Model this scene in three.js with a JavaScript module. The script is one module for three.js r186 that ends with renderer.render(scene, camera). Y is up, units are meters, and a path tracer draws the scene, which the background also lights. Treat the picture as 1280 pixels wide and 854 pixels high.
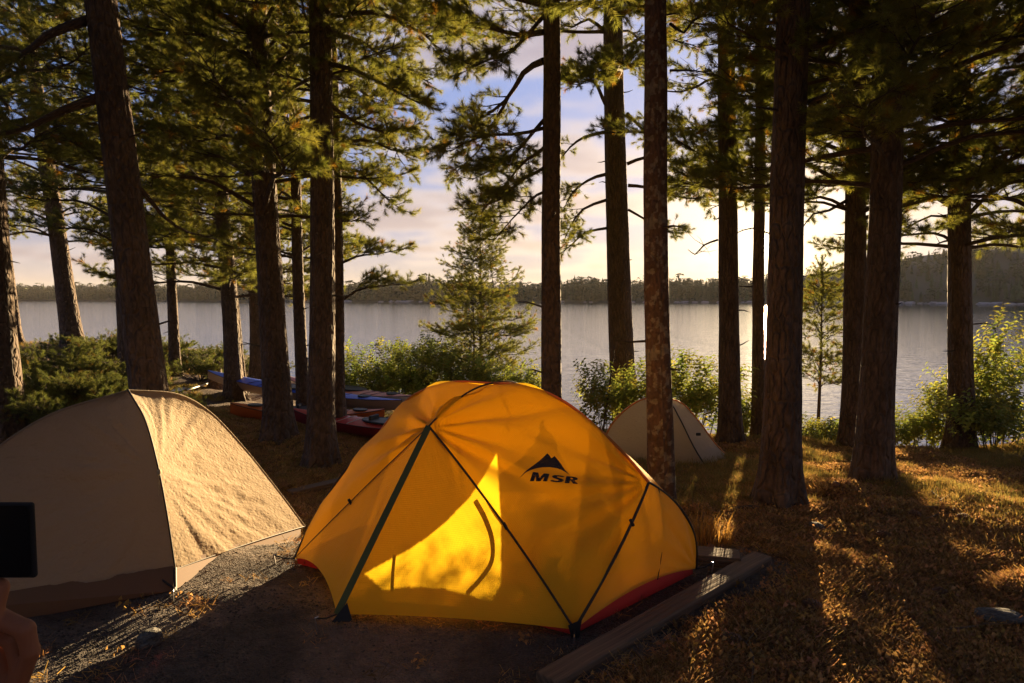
import * as THREE from 'three';
import { mergeGeometries, mergeVertices } from 'three/addons/utils/BufferGeometryUtils.js';
import { MarchingCubes } from 'three/addons/objects/MarchingCubes.js';
import { FontLoader } from 'three/addons/loaders/FontLoader.js';
import { RoundedBoxGeometry } from 'three/addons/geometries/RoundedBoxGeometry.js';
import { MeshBVH, acceleratedRaycast } from 'three-mesh-bvh';
import { TessellateModifier } from 'three/addons/modifiers/TessellateModifier.js';

// ---------------------------------------------------------------- camera, sky, sun, exposure
const scene = new THREE.Scene();
const F = 853, PITCH = Math.atan(55 / F), EYE = 1.6;          // focal length in pixels of the 1280 x 854 photograph
const camera = new THREE.PerspectiveCamera(2 * Math.atan(427 / F) * 180 / Math.PI, 1280 / 854, 0.05, 3000);
camera.position.set(0, EYE, 0);
camera.rotation.x = -PITCH;
camera.updateMatrixWorld(true);
const renderer = new THREE.WebGLRenderer({ antialias: true });
renderer.toneMapping = THREE.LinearToneMapping;
renderer.toneMappingExposure = 5.4;
renderer.shadowMap.enabled = true;
const V = (x, y, z) => new THREE.Vector3(x, y, z);
const rayDir = (px, py) => V((px - 640) / F, (427 - py) / F, -1).applyEuler(new THREE.Euler(-PITCH, 0, 0));
const at = (px, py, d) => { const r = rayDir(px, py); return r.multiplyScalar(d / -r.z).add(V(0, EYE, 0)); };
const SUN = rayDir(962, 309).normalize();                     // direction towards the sun

const sun = new THREE.DirectionalLight(new THREE.Color().setRGB(1, 0.71, 0.37), 5);
sun.position.copy(SUN).multiplyScalar(60);
sun.castShadow = true;
sun.shadow.mapSize.set(4096, 4096);
Object.assign(sun.shadow.camera, { left: -20, right: 20, top: 20, bottom: -20, near: 1, far: 140 });
scene.add(sun, sun.target);

// ---------------------------------------------------------------- random numbers and noise
let seed = 12345;
const reseed = (s) => { seed = s | 0; };
const rnd = () => { seed = (seed + 0x6d2b79f5) | 0; let t = Math.imul(seed ^ (seed >>> 15), 1 | seed); t = (t + Math.imul(t ^ (t >>> 7), 61 | t)) ^ t; return ((t ^ (t >>> 14)) >>> 0) / 4294967296; };
const rr = (a, b) => a + (b - a) * rnd();
const hash = (x, y, z) => { let h = Math.imul(x | 0, 374761393) ^ Math.imul(y | 0, 668265263) ^ Math.imul(z | 0, 2147483647 ^ 0x5bd1e995); h = Math.imul(h ^ (h >>> 13), 1274126177); return ((h ^ (h >>> 16)) >>> 0) / 4294967296; };
const fade = (t) => t * t * t * (t * (t * 6 - 15) + 10);
const mixn = (a, b, t) => a + (b - a) * t;
function vnoise(x, y, z = 0, per = 0) {
  let ix = Math.floor(x), iy = Math.floor(y); const iz = Math.floor(z), fx = fade(x - ix), fy = fade(y - iy), fz = z - iz; let jx = ix + 1, jy = iy + 1;
  if (per) { ix = ((ix % per) + per) % per; jx = ((jx % per) + per) % per; iy = ((iy % per) + per) % per; jy = ((jy % per) + per) % per; }
  let a = hash(ix, iy, iz), b = hash(jx, iy, iz), c = hash(ix, jy, iz), d = hash(jx, jy, iz);
  const l0 = a + (b - a) * fx + ((c + (d - c) * fx) - (a + (b - a) * fx)) * fy;
  if (fz === 0) return l0;
  a = hash(ix, iy, iz + 1); b = hash(jx, iy, iz + 1); c = hash(ix, jy, iz + 1); d = hash(jx, jy, iz + 1);
  const l1 = a + (b - a) * fx + ((c + (d - c) * fx) - (a + (b - a) * fx)) * fy;
  return l0 + (l1 - l0) * fade(fz);
}
const fbm = (x, y, z = 0, o = 4, per = 0) => { let s = 0, a = 0.5, n = 0; for (let i = 0; i < o; i++) { s += a * vnoise(x, y, z + i * 17, per); n += a; a *= 0.5; x *= 2; y *= 2; z *= 2; per *= 2; } return s / n; };
const sstep = (a, b, x) => { const t = Math.min(1, Math.max(0, (x - a) / (b - a))); return t * t * (3 - 2 * t); };
const clamp = (x, a, b) => Math.min(b, Math.max(a, x));

const SKY = 0.29;
// ---------------------------------------------------------------- sky (evening, sun low over the lake, thin broken cloud)
{
  const W = 1536, H = 768, data = new Float32Array(W * H * 4), d = V(0, 0, 0);
  for (let j = 0; j < H; j++) {
    const el = ((j + 0.5) / H - 0.5) * Math.PI;
    for (let i = 0; i < W; i++) {
      const az = ((i + 0.5) / W - 0.5) * 2 * Math.PI, o = (j * W + i) * 4;
      d.set(Math.cos(el) * Math.cos(az), Math.sin(el), Math.cos(el) * Math.sin(az));
      const g = Math.acos(clamp(d.dot(SUN), -1, 1)), e = Math.max(0, d.y), toSun = 0.5 + 0.5 * Math.cos(g);
      const zen = [0.05, 0.155, 0.42], hor = [0.22 + 0.30 * toSun, 0.19 + 0.23 * toSun, 0.18 + 0.12 * toSun], k = Math.exp(-e * 7.5);
      const c = [0, 1, 2].map((n) => zen[n] * (1 - k) * (0.6 + 0.6 * toSun) + hor[n] * k);
      if (d.y > -0.02) {                                       // streaked clouds on a flat layer
        const q = 1 / (e + 0.10), u = d.x * q, v = d.z * q;
        const n = fbm(u * 0.75 + 3.1, v * 1.0 + 7.7, 0.5, 5) * 0.7 + fbm(u * 3.1 + 1.3, v * 4.1, 4.5, 4) * 0.3;
        const cov = sstep(0.46, 0.58, n), thick = sstep(0.50, 0.66, n);
        const warm = Math.exp(-e * 6.5) * toSun * toSun;
        const lm = 0.65 + 0.6 * toSun, cl = [(0.27 + 0.36 * warm - 0.13 * thick) * lm, (0.265 + 0.24 * warm - 0.125 * thick) * lm, (0.33 + 0.06 * warm - 0.11 * thick) * lm];
        const m = cov * 0.9 * sstep(0.0, 0.05, e);
        for (let t = 0; t < 3; t++) c[t] = mixn(c[t], cl[t], m);
      }
      const a = 0.66 * Math.exp(-g / 0.26), b = 1.5 * Math.exp(-g / 0.055), s = 14 * Math.exp(-((g / 0.014) ** 2));
      c[0] += a * 1.0 + b * 1.0 + s; c[1] += a * 0.66 + b * 0.76 + s * 0.8; c[2] += a * 0.24 + b * 0.42 + s * 0.45;
      data[o] = c[0] * SKY; data[o + 1] = c[1] * SKY; data[o + 2] = c[2] * SKY; data[o + 3] = 1;
    }
  }
  const t = new THREE.DataTexture(data, W, H, THREE.RGBAFormat, THREE.FloatType);
  t.mapping = THREE.EquirectangularReflectionMapping; t.magFilter = THREE.LinearFilter; t.minFilter = THREE.LinearFilter; t.needsUpdate = true;
  scene.background = t; scene.environment = t;
}

// ---------------------------------------------------------------- helpers
const used = new Map();
const numbered = (n) => { const k = used.get(n) ?? 0; used.set(n, k + 1); return k ? n + '_' + String(k).padStart(3, '0') : n; };
function tag(o, label, category, group, kind) { if (label) o.userData.label = label; if (category) o.userData.category = category; if (group) o.userData.group = group; if (kind) o.userData.kind = kind; return o; }
function thing(name, label, category, pos, group) { const o = new THREE.Group(); o.name = numbered(name); o.position.copy(pos); tag(o, label, category, group); scene.add(o); return o; }
function mesh(name, geo, mat, parent) { const m = new THREE.Mesh(geo, mat); m.name = parent === scene ? numbered(name) : name; m.castShadow = m.receiveShadow = true; parent.add(m); return m; }
// Builds geometry from arrays: tubes, ribbons, loose triangles
class Acc {
  constructor() { this.p = []; this.n = []; this.u = []; this.i = []; this.c = null; }
  tube(pts, radii, sides, rad = null) {
    const m = pts.length, base = this.p.length / 3, T = V(0, 0, 0), N = V(0, 0, 0), B = V(0, 0, 0);
    let len = 0; const ref = Math.abs(V(0, 0, 0).subVectors(pts[m - 1], pts[0]).normalize().y) > 0.8 ? V(1, 0, 0) : V(0, 1, 0);
    for (let k = 0; k < m; k++) {
      T.subVectors(pts[Math.min(m - 1, k + 1)], pts[Math.max(0, k - 1)]).normalize();
      N.crossVectors(ref, T).normalize(); B.crossVectors(T, N);
      if (k) len += pts[k].distanceTo(pts[k - 1]);
      for (let s = 0; s <= sides; s++) {
        const a = s / sides * Math.PI * 2, ca = Math.cos(a), sa = Math.sin(a), r = rad ? rad(k, a, radii[k]) : radii[k];
        const nx = N.x * ca + B.x * sa, ny = N.y * ca + B.y * sa, nz = N.z * ca + B.z * sa;
        this.p.push(pts[k].x + nx * r, pts[k].y + ny * r, pts[k].z + nz * r); this.n.push(nx, ny, nz); this.u.push(s / sides * Math.max(1, Math.round(6.28 * radii[0] / 0.5)) * 0.5, len);
      }
    }
    for (let k = 0; k < m - 1; k++) for (let s = 0; s < sides; s++) { const a = base + k * (sides + 1) + s, b = a + sides + 1; this.i.push(a, a + 1, b, a + 1, b + 1, b); }
  }
  tri(a, b, c) { const o = this.p.length / 3, n = V(0, 0, 0).subVectors(b, a).cross(V(0, 0, 0).subVectors(c, a)).normalize(); for (const q of [a, b, c]) { this.p.push(q.x, q.y, q.z); this.n.push(n.x, n.y, n.z); this.u.push(0, 0); } this.i.push(o, o + 1, o + 2); }
  geo(flatN) {
    const g = new THREE.BufferGeometry();
    g.setAttribute('position', new THREE.Float32BufferAttribute(this.p, 3)); g.setAttribute('normal', new THREE.Float32BufferAttribute(this.n, 3)); g.setAttribute('uv', new THREE.Float32BufferAttribute(this.u, 2)); g.setIndex(this.i);
    if (flatN) g.computeVertexNormals();
    return g;
  }
}
const tubeGeo = (pts, r, sides = 6) => { const a = new Acc(); a.tube(pts, Array.isArray(r) ? r : pts.map(() => r), sides); return a.geo(); };
const curvePts = (pts, n) => new THREE.CatmullRomCurve3(pts, false, 'centripetal').getPoints(n);
function tex(w, h, fn, srgb) {
  const d = new Uint8Array(w * h * 4);
  for (let j = 0; j < h; j++) for (let i = 0; i < w; i++) { const c = fn(i / w, j / h), o = (j * w + i) * 4; for (let k = 0; k < 3; k++) d[o + k] = clamp(c[k] * 255, 0, 255); d[o + 3] = 255; }
  const t = new THREE.DataTexture(d, w, h); t.wrapS = t.wrapT = THREE.RepeatWrapping; t.magFilter = THREE.LinearFilter; t.minFilter = THREE.LinearMipmapLinearFilter; t.generateMipmaps = true; if (srgb) t.colorSpace = THREE.SRGBColorSpace; t.needsUpdate = true; return t;
}
const rep = (t, u, v) => { const c = t.clone(); c.repeat.set(u, v); c.needsUpdate = true; return c; };
const std = (o) => new THREE.MeshStandardMaterial({ side: THREE.DoubleSide, ...o });
const phys = (o) => new THREE.MeshPhysicalMaterial({ side: THREE.DoubleSide, ...o });
const lin = (r, g, b) => new THREE.Color().setRGB(r, g, b);

// ---------------------------------------------------------------- materials
function worley(x, y, px, py) { let a = 9, b = 9; const ix = Math.floor(x), iy = Math.floor(y); for (let j = -1; j <= 1; j++) for (let i = -1; i <= 1; i++) { const cx = ((ix + i) % px + px) % px, cy = ((iy + j) % py + py) % py, dx = ix + i + hash(cx, cy, 5) - x, dy = iy + j + hash(cx, cy, 9) - y, d = Math.hypot(dx, dy); if (d < a) { b = a; a = d; } else if (d < b) b = d; } return [a, b]; }
const barkH = (u, v) => { const wx = u * 16 + 1.2 * fbm(u * 8, v * 8, 3, 3, 8), wy = v * 6 + 0.8 * fbm(u * 8, v * 8, 8, 3, 8), w = worley(wx, wy, 16, 6); return 0.62 * sstep(0.02, 0.42, w[1] - w[0]) + 0.38 * fbm(u * 32, v * 16, 2, 4, 32); };
const barkBump = tex(512, 512, (u, v) => { const h = barkH(u, v); return [h, h, h]; });
const barkCol = tex(512, 512, (u, v) => { const n = fbm(u * 8, v * 4, 11, 4, 8), f = fbm(u * 64, v * 24, 6, 3, 64), b = 0.75 + 0.5 * f; return [(0.295 + 0.10 * n) * b, (0.235 + 0.09 * n) * b, (0.185 + 0.08 * n) * b]; }, true);
const lichenCol = tex(512, 512, (u, v) => { const n = fbm(u * 6, v * 6, 11, 4, 6), f = fbm(u * 64, v * 32, 6, 3, 64), l = 0.75 * sstep(0.53, 0.66, fbm(u * 24, v * 24, 31, 4, 24)), b = 0.75 + 0.5 * f; return [mixn((0.30 + 0.1 * n) * b, 0.52 * b, l), mixn((0.22 + 0.08 * n) * b, 0.48 * b, l), mixn((0.16 + 0.07 * n) * b, 0.40 * b, l)]; }, true);
const M = {};
M.bark = std({ map: barkCol, bumpMap: barkBump, bumpScale: 0.035, roughness: 0.92 });
M.barkLichen = std({ map: lichenCol, bumpMap: barkBump, bumpScale: 0.012, roughness: 0.92 });
M.twig = std({ color: lin(0.05, 0.038, 0.028), roughness: 0.95 });
M.needle = phys({ color: lin(0.175, 0.20, 0.034), roughness: 1, transmission: 0.5, thickness: 0, specularIntensity: 0.5 });
M.juniper = phys({ color: lin(0.13, 0.165, 0.035), roughness: 1, transmission: 0.4, thickness: 0, specularIntensity: 0.4 });
M.leaf = phys({ color: lin(0.24, 0.27, 0.045), roughness: 1, transmission: 0.5, thickness: 0, specularIntensity: 0.4 });
M.litter = phys({ color: lin(0.47, 0.29, 0.105), roughness: 1, transmission: 0.4, thickness: 0, specularIntensity: 0.4 });
M.grass = phys({ color: lin(0.26, 0.22, 0.07), roughness: 1, transmission: 0.45, thickness: 0, specularIntensity: 0.4 });
M.rock = std({ map: tex(256, 256, (u, v) => { const n = fbm(u * 8, v * 8, 3, 5, 8), s = fbm(u * 40, v * 40, 9, 2, 40); const k = 0.20 + 0.26 * n + 0.2 * (s - 0.5); return [k, k * 0.97, k * 0.92]; }, true), bumpMap: tex(256, 256, (u, v) => { const n = fbm(u * 10, v * 10, 3, 5, 10); return [n, n, n]; }), bumpScale: 0.02, roughness: 0.9 });
const woodH = tex(512, 128, (u, v) => { const n = fbm(u * 4, v * 48, 2, 4, 4), k = 0.6 + 0.5 * n - 0.5 * sstep(0.62, 0.7, fbm(u * 2, v * 32, 8, 3, 2)); return [k, k, k]; });
M.timber = std({ map: tex(512, 128, (u, v) => { const n = fbm(u * 4, v * 40, 2, 4, 4), b = 0.7 + 0.6 * n; return [0.43 * b, 0.35 * b, 0.27 * b]; }, true), bumpMap: woodH, bumpScale: 0.006, roughness: 0.9 });

// ---------------------------------------------------------------- terrain
const WATER = -1.35;
const PAD = (x, d) => sstep(0.55, 0.0, Math.max(0, (x - 0.33) * 0.69 - (d - 2.83) * 0.72)) * sstep(2.2, 1.7, (x - 0.33) * 0.72 + (d - 2.83) * 0.69) * sstep(5.6, 4.9, d) * sstep(-4, -2.4, x + (d - 3) * 0.2);   // bare earth of the tent pad
function bank(x) { return 9.6 + 4.2 * sstep(0.6, -2.2, x) + 5.2 * sstep(-3.2, -7, x) - 4.5 * sstep(-8, -12, x) + 1.0 * Math.sin(x * 0.7 + 1) + 1.5 * sstep(6, 14, x); }
function height(x, z) {
  const d = -z, B = bank(x);
  let h = -0.08 * Math.max(0, d - 5) * (1 - 0.55 * sstep(-1, -5, x)) ;
  h = Math.max(h, -0.55);
  h += 0.95 * sstep(4.2, 11, -x) * sstep(5.5, 12, d);
  h -= 0.26 * sstep(4.1, 5.3, d) * sstep(-0.7, -1.4, x) * sstep(9, 6.5, d);
  const rough = 1 - 0.9 * PAD(x, d);
  h += rough * (0.13 * (fbm(x * 0.9 + 40, z * 0.9 + 9, 0, 3) - 0.5) + 0.06 * (fbm(x * 3.3, z * 3.3 + 5, 1, 3) - 0.5)) + 0.016 * (fbm(x * 5, z * 5, 2, 3) - 0.5);
  h += 0.05 * rough * Math.max(0, fbm(x * 2.2 + 9, z * 2.2, 6, 2) - 0.55) * 4;
  const over = sstep(B - 0.6, B + 3.4, d);
  return mixn(h, WATER - 1.2, over);
}
const onGround = (px, py) => { const r = rayDir(px, py); let t = 1; for (let k = 0; k < 4000; k++, t += 0.01 + t * 0.0005) { const p = r.clone().multiplyScalar(t / -r.z).add(V(0, EYE, 0)); if (p.y <= height(p.x, p.z)) return p; } return r.multiplyScalar(t / -r.z).add(V(0, EYE, 0)); };
const ground3 = (x, d) => V(x, height(x, -d), -d);
{
  const line = (lo, hi, n, mid, k) => { const a = Math.asinh((lo - mid) * k), b = Math.asinh((hi - mid) * k); return Array.from({ length: n + 1 }, (_, i) => mid + Math.sinh(a + (b - a) * i / n) / k); };
  const xs = line(-1500, 1500, 420, 0.3, 0.9), ds = line(-300, 2200, 470, 4.5, 0.9), nx = xs.length, nd = ds.length;
  const pos = new Float32Array(nx * nd * 3), col = new Float32Array(nx * nd * 3), uv = new Float32Array(nx * nd * 2), idx = [];
  for (let j = 0; j < nd; j++) for (let i = 0; i < nx; i++) {
    const x = xs[i], d = ds[j], o = j * nx + i, p = PAD(x, d), g = sstep(0.45, 0.6, fbm(x * 1.3 + 3, d * 1.3, 7, 3)) * sstep(-0.5, 1.5, x) * sstep(4.5, 6, d);
    pos.set([x, height(x, -d), -d], o * 3); uv.set([x, d], o * 2);
    const n = 0.7 + 0.6 * fbm(x * 6, d * 6, 1, 4);
    const duff = [0.150 * n, 0.085 * n, 0.048 * n], soil = sstep(0.46, 0.60, fbm(x * 1.7 + 5, d * 1.7 + 2, 3, 4)), e0 = (0.6 + 0.8 * fbm(x * 11, d * 11, 4, 4)) * (1 - 0.5 * soil), earth = [0.20 * e0, 0.150 * e0, 0.115 * e0], moss = [0.105 * n, 0.095 * n, 0.035 * n];
    for (let k = 0; k < 3; k++) col[o * 3 + k] = mixn(mixn(duff[k], moss[k], g * 0.7), earth[k], p);
    if (i < nx - 1 && j < nd - 1) idx.push(o, o + 1, o + nx, o + 1, o + nx + 1, o + nx);
  }
  const g = new THREE.BufferGeometry();
  g.setAttribute('position', new THREE.BufferAttribute(pos, 3)); g.setAttribute('color', new THREE.BufferAttribute(col, 3)); g.setAttribute('uv', new THREE.BufferAttribute(uv, 2)); g.setIndex(idx); g.computeVertexNormals();
  const gt = tex(1024, 1024, (u, v) => { const n = fbm(u * 24, v * 24, 1, 5, 24), f = fbm(u * 150, v * 150, 5, 2, 150), k = 0.55 + 0.5 * n + 0.45 * (f - 0.3); return [k, k * 0.98, k * 0.96]; }), gb = tex(1024, 1024, (u, v) => { const n = 0.6 * fbm(u * 40, v * 40, 3, 5, 40) + 0.4 * fbm(u * 200, v * 200, 4, 2, 200); return [n, n, n]; });
  tag(mesh('ground', g, std({ vertexColors: true, map: rep(gt, 0.8, 0.8), bumpMap: rep(gb, 0.8, 0.8), bumpScale: 0.07, roughness: 0.95 }), scene), 'brown forest floor of needle litter and bare earth sloping to the lake', 'ground', null, 'structure');
}
// the lake
{
  const wb = tex(1024, 1024, (u, v) => { const n = 0.5 * fbm(u * 4, v * 24, 1, 4, 4) + 0.32 * fbm(u * 12, v * 60, 2, 3, 12) + 0.18 * fbm(u * 40, v * 120, 3, 2, 40); return [n, n, n]; });
  const g = new THREE.PlaneGeometry(3000, 2300); g.rotateX(-Math.PI / 2); g.translate(0, WATER, -1155);
  const p = g.attributes.position, uv = g.attributes.uv; for (let i = 0; i < p.count; i++) uv.setXY(i, p.getX(i), p.getZ(i));
  tag(mesh('lake', g, phys({ color: lin(0.012, 0.022, 0.028), roughness: 0.04, ior: 1.33, bumpMap: rep(wb, 1 / 7, 1 / 7), bumpScale: 0.02 }), scene), 'calm lake water with fine ripples and a golden sun path', 'lake', null, 'structure');
}

// ---------------------------------------------------------------- far shore: low hills, a distant wood that reads as one mass, pale rocks
const farShore = [[-1500, 700], [-700, 690], [-420, 640], [-180, 500], [-60, 440], [60, 425], [150, 400], [190, 330], [215, 285], [330, 265], [600, 250], [1500, 250]];
const shoreD = (x) => { for (let k = 0; k < farShore.length - 1; k++) { const [a, b] = farShore[k], [c, e] = farShore[k + 1]; if (x >= a && x <= c) return mixn(b, e, (x - a) / (c - a)); } return 600; };
const hill = (x, s) => { const k = clamp(s / 90, 0, 1); return k * (2 + 9 * sstep(130, 200, x) + 18 * sstep(170, 300, x) + 4 * fbm(x * 0.012, 3, 0, 2)) + 3 * (fbm(x * 0.02, s * 0.02, 2, 2) - 0.5) * k; };
{
  const pos = [], idx = [], nx = 260, ns = 14;
  for (let i = 0; i <= nx; i++) for (let j = 0; j <= ns; j++) { const x = -1200 + 2000 * i / nx, s = -4 + (j / ns) ** 1.4 * 180, z = -(shoreD(x) + s + 6 * (fbm(x * 0.03, 1, 0, 3) - 0.5)); pos.push(x, s < 0 ? WATER - 0.6 : WATER + 0.35 + Math.min(1.2, s * 0.08) + hill(x, s), z); }
  for (let i = 0; i < nx; i++) for (let j = 0; j < ns; j++) { const a = i * (ns + 1) + j, b = a + ns + 1; idx.push(a, b, a + 1, b, b + 1, a + 1); }
  const g = new THREE.BufferGeometry(); g.setAttribute('position', new THREE.Float32BufferAttribute(pos, 3)); g.setIndex(idx); g.computeVertexNormals();
  tag(mesh('far_shore', g, std({ color: lin(0.05, 0.055, 0.03), roughness: 1 }), scene), 'low wooded hills along the far side of the lake', 'hills', null, 'structure');
  reseed(77);
  const cone = (layers, w) => { const a = new Acc(); for (let l = 0; l < layers; l++) { const y0 = 0.12 + 0.8 * l / layers, y1 = y0 + 1.25 / layers, r = w * (1 - l / layers) ** 0.8, n = 7, o = rnd() * 6; for (let k = 0; k < n; k++) { const t0 = o + k / n * 6.283, t1 = o + (k + 1) / n * 6.283, r0 = r * rr(0.6, 1.15), r1 = r * rr(0.6, 1.15); a.tri(V(Math.cos(t0) * r0, y0 - rr(0, 0.05), Math.sin(t0) * r0), V(0, Math.min(1, y1), 0), V(Math.cos(t1) * r1, y0 - rr(0, 0.05), Math.sin(t1) * r1)); } } return a.geo(); };
  const lump = () => { const a = new Acc(), n = 90; for (let k = 0; k < n; k++) { const y = rr(0.25, 1), r = 0.27 * Math.sqrt(Math.max(0.05, 1 - ((y - 0.55) / 0.5) ** 2)) * rr(0.5, 1.1), t = rnd() * 6.283, p = V(Math.cos(t) * r, y, Math.sin(t) * r), s = () => V(rr(-1, 1), rr(-0.5, 0.5), rr(-1, 1)).multiplyScalar(0.13); a.tri(p.clone().add(s()), p.clone().add(s()), p.clone().add(s())); } a.tube([V(0, 0, 0), V(0, 0.8, 0)], [0.02, 0.008], 4); return a.geo(); };
  const kinds = [cone(7, 0.2), cone(9, 0.15), lump(), lump()], lists = kinds.map(() => []), m4 = new THREE.Matrix4(), q = new THREE.Quaternion();
  for (let k = 0; k < 5200; k++) {
    const x = rr(-620, 420), row = rnd() ** 1.6, s = 1.5 + row * 110, z = -(shoreD(x) + s + 6 * (fbm(x * 0.03, 1, 0, 3) - 0.5));
    const h = rr(6, 11) * (1 + 0.25 * (fbm(x * 0.05, 5, 0, 2) - 0.5) * 2) * (rnd() < 0.06 ? 1.35 : 1) * (x > 150 ? 0.8 : 1.05), kind = rnd() < 0.62 ? (rnd() < 0.5 ? 0 : 1) : (rnd() < 0.5 ? 2 : 3);
    q.setFromAxisAngle(V(0, 1, 0), rnd() * 6.28);
    lists[kind].push(m4.clone().compose(V(x, WATER + 0.2 + Math.min(1.2, s * 0.08) + hill(x, s), z), q, V(h * rr(0.9, 1.3), h, h * rr(0.9, 1.3))));
  }
  const fm = std({ color: lin(0.045, 0.068, 0.028), roughness: 1 }), grp = new THREE.Group(); grp.name = 'far_forest'; tag(grp, 'dark distant forest of pines along the far shore', 'forest', null, 'stuff'); scene.add(grp);
  lists.forEach((l, k) => { const im = new THREE.InstancedMesh(kinds[k], fm, l.length); im.name = 'distant_trees'; im.userData.kind = 'stuff'; l.forEach((mm, n) => { im.setMatrixAt(n, mm); const v = rr(0.7, 1.3); im.setColorAt(n, lin(v * rr(0.85, 1.25), v, v * 0.9)); }); im.castShadow = true; grp.add(im); });
  const rg = new THREE.IcosahedronGeometry(1, 1), pp = rg.attributes.position; for (let i = 0; i < pp.count; i++) { const f = 0.75 + 0.5 * hash(Math.round(pp.getX(i) * 50), Math.round(pp.getY(i) * 50), Math.round(pp.getZ(i) * 50)); pp.setXYZ(i, pp.getX(i) * f, pp.getY(i) * f, pp.getZ(i) * f); } rg.computeVertexNormals();
  const rk = new THREE.InstancedMesh(rg, std({ color: lin(0.30, 0.28, 0.26), roughness: 0.95 }), 240); rk.name = 'shoreline_rocks';
  for (let k = 0; k < 240; k++) { const x = k < 190 ? rr(150, 330) : rr(-160, 150), z = -(shoreD(x) + rr(-2.5, 1.5) + 6 * (fbm(x * 0.03, 1, 0, 3) - 0.5)); q.setFromAxisAngle(V(0, 1, 0), rnd() * 6.28); const s = rr(0.5, 2); rk.setMatrixAt(k, m4.compose(V(x, WATER + 0.1, z), q, V(s * 1.8, s * 0.55, s))); }
  tag(rk, 'band of pale rocks at the waterline of the far shore', 'rocks', null, 'stuff'); scene.add(rk);
}

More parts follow.
